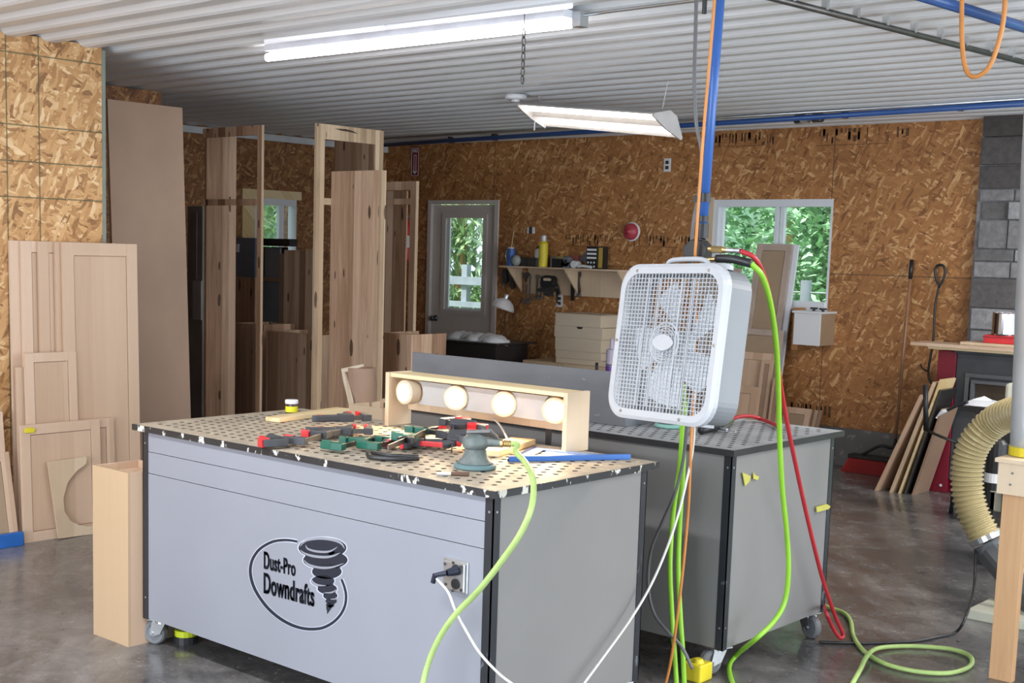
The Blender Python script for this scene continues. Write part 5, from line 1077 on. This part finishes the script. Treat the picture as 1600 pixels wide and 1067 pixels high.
wrench('short steel wrench hanging left of the black saw', 839, 429, 470, 4); wrench('thin steel wrench partly behind the black saw', 845, 430, 470, 3.4)
tag(flat(MB(), [(817, 426), (824, 425), (826, 429), (822, 434), (820, 441), (818, 434)], 9.79, .02).done('claw_hammer', M_DSTEEL), 'small dark hammer head hung over the first wrench', 'hammer')
t = thing('jigsaw', 'black jigsaw hanging under the middle of the tool shelf', 'power tool', PY(855, 455, 9.76))
m = MB(); flat(m, [(845, 433), (851, 430), (861, 431), (865, 436), (864, 446), (859, 450), (846, 449), (844, 443)], 9.74, .06); m.done('body', M_BLACK, t, bevel=.004)
flat(MB(), [(849, 434.5), (858, 434.5), (861, 436), (860, 439), (849, 438.5)], 9.735, .004).done('grip_opening', M_PLY, t); flat(MB(), [(838, 451), (867, 447), (867, 451), (858, 457), (856, 463), (850, 461), (848, 456), (839, 456)], 9.74, .07).done('shoe', M_DSTEEL, t)
tag(flat(MB(), [(869, 441), (872, 446), (875, 458), (873, 461), (871, 461), (870, 474), (869, 474), (868.5, 460), (868, 458)], 9.79, .012).done('chisel', M_DSTEEL), 'slim dark chisel hanging right of the black jigsaw', 'chisel')
t = thing('flex_wrench', 'long black ring wrench hanging at the centre of the shelf board', 'wrench', PY(894, 445, YT))
c = PY(894.5, 431, YT); MB().lathe([(.014, 0), (.026, 0), (.026, .012), (.014, .012), (.014, 0)], Matrix.Translation((c.x, YT+.012, c.z)) @ MH @ Matrix.Diagonal((.85, 1.3, 1, 1)), 20).done('ring_head', M_BLACK, t); flat(MB(), [(892, 437), (897, 437), (896, 470), (891.5, 470)], YT, .012).done('handle', M_BLACK, t)
t = thing('pliers', 'dark curved pipe wrench hanging right of the ring wrench', 'wrench', PY(903, 445, YT))
flat(MB(), [(900, 430), (902, 425), (906, 424.5), (907, 430), (904.5, 436), (905, 444), (906, 452), (906, 459), (903.5, 459), (903, 450), (901, 441), (900, 435)], YT, .014).done('handle', M_DSTEEL, t); flat(MB(), [(901, 459), (907, 457), (907.5, 462), (905, 461), (904, 465), (900.5, 464)], YT, .012).done('jaw', M_STEEL, t)
t = thing('screwdriver', 'dark tool hanging at the left end of the shelf by the grey door', 'tool', PY(787, 440, 9.8))
flat(MB(), [(784, 420), (787, 420), (791, 422), (792, 440), (786, 443), (784, 440)], 9.8, .03).done('handle', M_DSTEEL, t); flat(MB(), [(786, 443), (788, 443), (788, 450), (786, 450)], 9.81, .01).done('blade', M_STEEL, t)
tag(flat(MB(), [(794, 425), (797, 425), (803, 445), (803, 450), (799, 452), (796, 446)], 9.80, .02).done('trowel', M_DSTEEL), 'brown dark trowel hanging beside the left shelf bracket', 'tool')
# clamp lamp
c = PY(789, 474, 9.5); t = thing('clamp_lamp', 'white dome clamp lamp hanging beside the grey door', 'lamp', c)
ML = Matrix.Translation(c+V((0, 0, .02))) @ Matrix.Rotation(R_(14), 4, 'Y') @ Matrix.Rotation(R_(-12), 4, 'X')
MB().lathe([(.112, -.075), (.116, -.073), (.108, -.045), (.085, -.008), (.05, .018), (.025, .026), (.024, .026), (.048, .014), (.083, -.012), (.105, -.048), (.112, -.075)], ML, 32).done('reflector', M_REFL, t, smooth=True)
MB().lathe([(0, .07), (.018, .07), (.022, .06), (.022, .022), (0, .022)], ML, 16).done('socket', M_STEEL, t); MB().lathe([(0, -.085), (.02, -.075), (.03, -.05), (.022, -.02), (.014, .01)], ML, 16).done('bulb', M_WHITE, t, smooth=True)
MB().tube(spline([ML @ V((0, 0, .07)), PY(786, 440, 9.62), PY(782, 425, 9.7)]), .003, 6).tube([PY(789, 490, 9.5), PY(788, 560, 9.5)], .0035, 6).done('cable', M_DSTEEL, t, smooth=True)
# dark tub
t = thing('waste_tub', 'dark tub heaped with white paper in front of the grey door', 'tub', (-8.0, 9.1, 0))
a = PY(675, 529, 8.9); b = PY(776, 530, 8.9); z = a.z-.0; X0, X1 = a.x, b.x
MB().prism([(X0+.02, 8.92, z-.012), (X1-.02, 8.92, z-.012), (X1-.08, 8.98, z-.22), (X1-.12, 9.0, 0.0), (X0+.12, 9.0, .0), (X0+.07, 8.98, z-.22)], (0, .45, 0)).done('tub_body', plain('brown_black_plastic', (.035, .028, .028), .5), t, bevel=.01)
MB().bx(X0, X1+.02, 8.89, 9.46, z-.012, z+.006).done('rim', M_DSTEEL, t, bevel=.004)
r = random.Random(5)
for k in range(5):
    cx_ = X0+.16+k*(X1-X0-.3)/4; m = MB(); m.ball((cx_, 9.1+r.uniform(-.06, .06), z+.01), .115, (1.1, 1, .55), 14)
    for v in m.bm.verts: v.co += V((r.uniform(-1, 1), r.uniform(-1, 1), r.uniform(-1, 1)))*.012
    tag(m.done('crumpled_paper', M_PAPER, smooth=True), 'crumpled white paper heaped in the dark tub, %s' % ('leftmost sheet', 'second sheet from the left', 'middle sheet', 'second sheet from the right', 'rightmost sheet')[k], 'paper', 'crumpled papers in the tub')
# cream boxes
t = thing('low_cabinet', 'low cabinet under the stack of cream boxes', 'cabinet', (-7.0, 9.3, 0)); box(-7.45, -6.3, 9.10, 9.8, 0, .672).done('carcass', M_PLY, t)
rows = [(867, 489, 938, 508), (866, 508, 941, 526), (868, 526, 938, 546), (869, 546, 939, 559), (870, 559, 944, 572)]; ztops = [PY(870, y, 9.15).z for y in (490, 508, 526, 546, 558, 575)]
names = ('topmost', 'second from the top', 'middle', 'second from the bottom', 'bottom')
for k, (x0, y0, x1, y1) in enumerate(rows):
    a = PY(x0, 520, 9.15); b = PY(x1+(0, 0, 2, 2, 4)[k], 520, 9.15); z1, z0 = ztops[k], ztops[k+1]
    if k == 4: z0 = .6725
    t = thing('drawer_box', '%s cream box in the stack left of the fan' % names[k], 'box', ((a.x+b.x)/2, 9.15, z0), group='cream drawer boxes stacked left of the fan')
    box(a.x, b.x, 9.15, 9.165, z0+.001, z1).done('front', M_CREAM, t, bevel=.001); MB().bx(a.x, a.x+.012, 9.165, 9.52, z0+.001, z1-.002).bx(b.x-.012, b.x, 9.165, 9.52, z0+.001, z1-.002).bx(a.x+.012, b.x-.012, 9.508, 9.52, z0+.001, z1-.002).done('side', M_CREAM, t); box(a.x+.012, b.x-.012, 9.165, 9.508, z0+.002, z0+.008).done('bottom', M_CREAM, t)
    if k == 1: c = PY(906, 508, 9.147); MB().prism([(c.x-.035, 9.146, z1-.001), (c.x+.035, 9.146, z1-.001), (c.x+.02, 9.146, z1-.018), (c.x-.02, 9.146, z1-.018)], (0, .003, 0)).done('hand_notch', M_DARK, t)
    if k == 0: box(a.x-.01, b.x+.01, 9.14, 9.53, z1, z1+.008).done('lid', M_CREAM, t)
t = thing('paint_can', 'purple can beside the cream boxes left of the fan', 'can', PY(955, 572, 8.7)); a = PY(955, 572, 8.7)
MB().lathe([(0, 0), (.045, 0), (.045, a.z-.6+.02), (.0, a.z-.6+.02)], Matrix.Translation((a.x, 8.7, .6)), 20).done('can_body', plain('purple', (.14, .06, .30), .4), t); za = PY(955, 556, 8.7).z
MB().lathe([(.045, 0), (.045, za-a.z+.05), (.02, za-a.z+.06), (.015, za-a.z+.14), (0, za-a.z+.14)], Matrix.Translation((a.x, 8.7, a.z-.0)), 20).done('pale_cap', plain('lilac', (.55, .50, .62), .4), t); box(a.x-.2, a.x+.25, 8.6, 9.0, 0, .6).done('stool_under', M_PLY, t)
a = PY(937, 570, 8.7); tag(MB().lathe([(0, 0), (.05, 0), (.055, .03), (.045, .06), (.02, .075), (0, .078)], Matrix.Translation((a.x, 8.66, .601)), 20).cyl((a.x, 8.66, .66), (a.x, 8.66, a.z+.02), .012).done('round_dial', M_BLACK, smooth=True), 'black round knob in front of the cream boxes', 'knob')

# ================================================================== UNDER THE RIGHT WINDOW
G = 'cabinet doors leaning under the right window'
TM = (plain('taupe_frame', (.44, .345, .285), .5), M_TANP)
lean('door_blank', 'tall tan panelled door crossing the right window', 'cabinet door', (1183, 380), (1238, 382), 9.79, 9.50, 'y', fr=.055, mats=TM, group=G)
lean('door_blank', 'pale edged door just behind the tall tan one at the right window', 'cabinet door', (1196, 381), (1248, 383), 9.822, 9.545, 'y', fr=.05, mats=(M_WHITEV, M_TANP), group=G)
lean('door_blank', 'tan door mostly hidden by the top of the fan', 'cabinet door', (1108, 418), (1158, 420), 9.80, 9.55, 'y', fr=.055, mats=TM, group=G)
lean('door_blank', 'pinkish door right behind the fan, its top below the window sill', 'cabinet door', (1150, 512), (1224, 516), 9.60, 9.43, 'y', fr=.05, mats=TM, group=G)
lean('door_blank', 'maple door in front of the pinkish one, half hidden by the lime hose', 'cabinet door', (1140, 548), (1210, 552), 9.52, 9.385, 'y', fr=.06, mats=(M_MAPLE, M_MAPLE), group=G)
lean('door_blank', 'lowest maple door leaning behind the lower right corner of the fan', 'cabinet door', (1120, 600), (1185, 603), 9.42, 9.335, 'y', fr=.06, mats=(M_MAPLE, M_MAPLE), group=G)
lean('door_blank', 'narrow maple door standing on edge right of the lowest one', 'cabinet door', (1190, 562), (1208, 564), 9.475, 9.35, 'y', fr=.03, mats=(M_MAPLE, M_MDF), group=G)
lean('door_blank', 'narrow maple door standing next to the low stack, left of the red hose', 'cabinet door', (1208, 590), (1222, 592), 9.42, 9.32, 'y', fr=.02, mats=(M_MAPLE, M_MDF), group=G)
G = 'small door frames stacked low under the wall box'
lean('door_blank', 'front small door of the low stack under the white wall box', 'cabinet door', (1226, 634), (1268, 640), 9.56, 9.42, 'y', fr=.05, mats=(M_MAPLE, M_TANP), group=G)
for k, w_ in enumerate(('first', 'second', 'third')): lean('door_blank', 'brown door edge, %s strip from the left in the low stack under the wall box' % w_, 'cabinet door', (1266+k*7, 640+k*.5), (1271+k*7, 640.5+k*.5), 9.62+k*.03, 9.44+k*.03, 'y', door=False, mat=(M_MDF, M_MAPLE, M_MDF)[k], group=G)
t = thing('wall_box', 'white and brown box mounted on the wall below the right window', 'box', (-4.97, 9.6, .953))
box(-5.085, -4.857, 9.60, 9.615, .953, 1.205).done('front', M_WHITE, t, bevel=.002); box(-5.085, -4.857, 9.615, YB-.001, .953, 1.205).done('body', M_TANP, t); box(-5.10, -4.845, 9.59, YB-.001, 1.206, 1.222).done('lid', M_WHITE, t)
for x, y in ((-4.98, 9.72), (-4.80, 9.66)): MB().lathe([(0, 0), (.012, 0), (.012, .012), (.03, .016), (.03, .028), (0, .03)], Matrix.Translation((x if x < -4.9 else -4.87, y, 1.222)), 16).done('knob', M_BLACK, t)
t = thing('lid_bracket', 'light wooden block beside the top of the white wall box', 'block', (-5.13, 9.7, 1.2)); box(-5.16, -5.105, 9.72, YB-.001, .9, 1.24).done('block_body', plain('orange_board', (.42, .2, .07), .6), t)
# broom
a, b = PY(1425, 406, 9.80), PY(1399, 690, 9.68); t = thing('push_broom', 'push broom with red bristles leaning on the back wall', 'broom', (b.x, 9.68, 0))
MB().tube([a, b], .012, 10).done('handle', plain('varnished_handle', (.30, .16, .09), .3), t, smooth=True); MB().tube([a+(a-b).normalized()*.0, a.lerp(b, .105)], .016, 10).done('grip', M_BLACK, t, smooth=True)
c0, c1 = V((-4.59, 9.66, .06)), V((-4.20, 9.62, .06)); MB().bx(c0.x+.03, c1.x+.03, 9.60, 9.70, .105, .135).done('block', M_BLACK, t, bevel=.004)
m = MB(); rr = random.Random(2)
for i in range(60):
    x = c0.x+.01+(c1.x-c0.x-.02)*i/59
    for j in range(3): y = 9.60+.012+j*.028; m.prism([(x-.005+.03, y-.0, .106), (x+.005+.03, y-.0, .106), (x+.007+rr.uniform(-.003, .003), y-.07, .002), (x-.006, y-.07, .002)], (0, .014, 0))
m.done('bristles', plain('broom_red', (.40, .025, .025), .6), t); MB().tube(spline([b, b+V((-.02, -.01, -.05)), V((b.x-.10, 9.64, .22)), V((b.x-.24, 9.64, .135))]), .012, 8).tube([b+V((0, 0, .02)), V((b.x+.03, 9.64, .135))], .014, 8).done('brace', M_BLACK, t, smooth=True)
t = thing('fire_poker', 'black iron poker with a loop handle hanging on the back wall by the stove', 'poker', PY(1465, 450, 9.8))
MB().tube(spline([PY(1469, 449, 9.80), PY(1463, 436, 9.80), PY(1461, 422, 9.80), PY(1465, 415, 9.80), PY(1473, 415, 9.80), PY(1477, 424, 9.80), PY(1474, 436, 9.80), PY(1467, 450, 9.80)]), .010, 8).done('loop_handle', M_BLACK, t, smooth=True)
MB().tube(spline([PY(1467, 448, 9.80), PY(1461, 480, 9.80), PY(1459, 520, 9.78), PY(1456, 545, 9.78), PY(1451, 575, 9.78), PY(1451, 590, 9.78), PY(1456, 600, 9.78)]), .009, 8).tube(spline([PY(1450, 580, 9.78), PY(1443, 577, 9.78), PY(1438, 569, 9.78)]), .007, 8).done('shaft', M_BLACK, t, smooth=True)
# panels leaning on the stove
G = 'long panels leaning on the side of the stove'
for k, (bx0, by0, tx_, ty_, mt, th, lb) in enumerate(((1366, 768, 1437, 618, M_MAPLE, .022, 'leftmost maple panel, its pale edge nearest the broom'), (1389, 770, 1457, 598, M_PLY, .018, 'pale panel edge, second from the left'), (1403, 771, 1468, 594, M_PINE, .012, 'yellowish panel edge, third from the left'), (1412, 771, 1468, 610, M_DSTEEL, .014, 'dark brown panel edge, fourth from the left'), (1424, 772, 1470, 640, M_MDF, .016, 'short brown panel edge, nearest the red side of the stove'))):
    a = PY(bx0, by0, 8.92+k*.01); b = PY(tx_, ty_, 8.92+k*.01); a.z = max(0, a.z-.0); o = MB().prism([V((a.x, 8.92+k*.01, 0)), V((a.x+th*1.1, 8.92+k*.01, 0)), V((b.x+th*1.1, 8.92+k*.01, b.z)), V((b.x, 8.92+k*.01, b.z+.006))], (0, .26, 0)).done('long_board', mt, bevel=.001)
    tag(o, lb+' of the leaning stack', 'panel', G)
# stove
YS = 9.24; t = thing('wood_stove', 'dark iron wood stove with a burgundy side strip beside the stone wall', 'stove', (-3.4, 9.45, 0))
x0 = PY(1451, 764, YS).x; x1 = PY(1481, 740, YS).x; zt = PY(1468, 547, YS).z
box(x0, x1-.001, YS, YS+.45, .0, zt).done('burgundy_side', M_REDP, t, bevel=.004); box(x1, x1+.78, YS+.01, YS+.45, .10, zt-.01).done('body', M_IRON, t, bevel=.006); box(x1-.01, x1+.80, YS-.02, YS+.46, zt-.012, zt+.012).done('top_plate', M_IRON, t, bevel=.004)
d0, d1, e0, e1 = px2(1510, 582, 1600, 650, YS); M_IR2 = plain('lighter_iron', (.10, .105, .115), .4)
m = MB()
for s_, (i0, i1) in enumerate(((0, .03), (.045, .07))):
    A = (d0+i0, d1+.3-i0, e0+i0, e1-i0); B = (d0+i1, d1+.3-i1, e0+i1, e1-i1); y0 = YS-.02-.012*s_
    m.bx(A[0], A[1], y0, YS+.01, B[3], A[3]).bx(A[0], A[1], y0, YS+.01, A[2], B[2]).bx(A[0], B[0], y0, YS+.01, B[2], B[3]).bx(B[1], A[1], y0, YS+.01, B[2], B[3])
m.done('door_frame', M_IR2, t, bevel=.003); box(d0+.07, d1+.23, YS+.0, YS+.008, e0+.07, e1-.07).done('door_glass', plain('sooty_glass', (.055, .042, .032), .15), t)
box(x1+.05, x1+.75, YS+.05, YS+.4, .0, .10).done('plinth', M_DARK, t)
MB().cyl(PY(1470, 758, YS-.003), PY(1470, 758, YS), .01).done('bolt', M_STEEL, t)
zb_ = zt+.013
for k, (xl, xr, h0, h1, Y0_, mt, lb) in enumerate(((1450, 1640, 0, .018, 9.12, M_PINE, 'lower long board lying on top of the stove'), (1422, 1640, .019, .042, 9.08, M_MAPLEF, 'middle pale board on the stove, sticking out farthest to the left'), (1500, 1640, .043, .062, 9.16, M_PLY, 'upper thin board on the stove under the red box'))):
    a = PY(xl, 540, Y0_); tag(MB().bx(a.x, -2.75, Y0_, Y0_+(.30, .24, .3)[k], zb_+h0, zb_+h1).done('stacked_board', mt, bevel=.001), lb, 'board', 'boards stacked on the stove')
zb_ += .063; a = PY(1537, 520, 9.2); t = thing('red_tool_box', 'small red box on the boards above the stove', 'box', (a.x+.12, 9.28, zb_)); box(a.x, a.x+.24, 9.2, 9.36, zb_, zb_+.055).done('case', M_RED, t, bevel=.004); box(a.x-.004, a.x+.244, 9.196, 9.364, zb_+.038, zb_+.046).done('lid_lip', plain('dark_red', (.3, .02, .03), .4), t)
a = PY(1550, 500, 9.26); tag(MB().lathe([(0, 0), (.088, 0), (.09, .01), (.09, .15), (.094, .155), (.088, .155), (.086, .02), (0, .015)], Matrix.Translation((a.x+.09, 9.28, zb_+.056)), 32).done('steel_pot', plain('polished_steel', (.62, .62, .63), .12, 1), smooth=False), 'shiny steel pot standing on the red box above the stove', 'pot')
# black tray, papers and levers before the stove
t = thing('machine_stand', 'dark steel machine frame before the stove carrying papers', 'machine', (-3.1, 8.4, 0))
a, b = PY(1502, 636, 8.3), PY(1570, 640, 8.3); MB().bx(a.x, a.x+.5, 8.3, 8.6, a.z-.025, a.z).done('tray', M_BLACK, t); MB().bx(a.x+.06, a.x+.45, 8.34, 8.56, a.z-.16, a.z-.025).bx(a.x+.2, a.x+.28, 8.4, 8.48, .0, a.z-.16).bx(a.x+.0, a.x+.5, 8.32, 8.58, 0, .04).done('frame', M_DSTEEL, t)
MB().tube(spline([PY(1512, 628, 8.28), PY(1495, 634, 8.28), PY(1480, 641, 8.28)]), .010, 8).done('lever', M_BLACK, t, smooth=True); lab(MB().tube(spline([PY(1480, 641, 8.28), PY(1472, 644, 8.28), PY(1465, 650, 8.28), PY(1463, 653, 8.28)]), .014, 8, rf=lambda i: .009+.005*math.sin(i*.25)).done('lever_grip', M_WHITE, t, smooth=True), 'white lever grip')
m = MB(); A = [(1500, 632), (1520, 624), (1536, 620), (1548, 626), (1566, 626), (1585, 632), (1560, 636), (1530, 634)]
m.prism([PY(x, y, 8.30+.03*i) for i, (x, y) in enumerate(A[:4])]+[PY(1566, 630, 8.3), PY(1540, 636, 8.27)], (0, .02, .004)); tag(m.done('loose_papers', M_PAPER), 'loose white papers on the dark tray in front of the stove', 'paper')
t = thing('hand_crank', 'black crank handle with an upright bar in front of the leaning panels', 'handle', PY(1446, 640, 8.6))
MB().cyl(PY(1446, 601, 8.6), PY(1447, 672, 8.6), .016, .018).done('grip', M_BLACK, t, smooth=True); MB().tube([PY(1445, 671, 8.6), PY(1470, 682, 8.55), PY(1494, 691, 8.5)], .010, 8).done('arm', M_DSTEEL, t, smooth=True)
MB().tube([PY(1494, 691, 8.5), PY(1494, 730, 8.5), V((PY(1494, 691, 8.5).x, 8.5, 0))], .014, 8).done('stand_rod', M_BLACK, t, smooth=True)
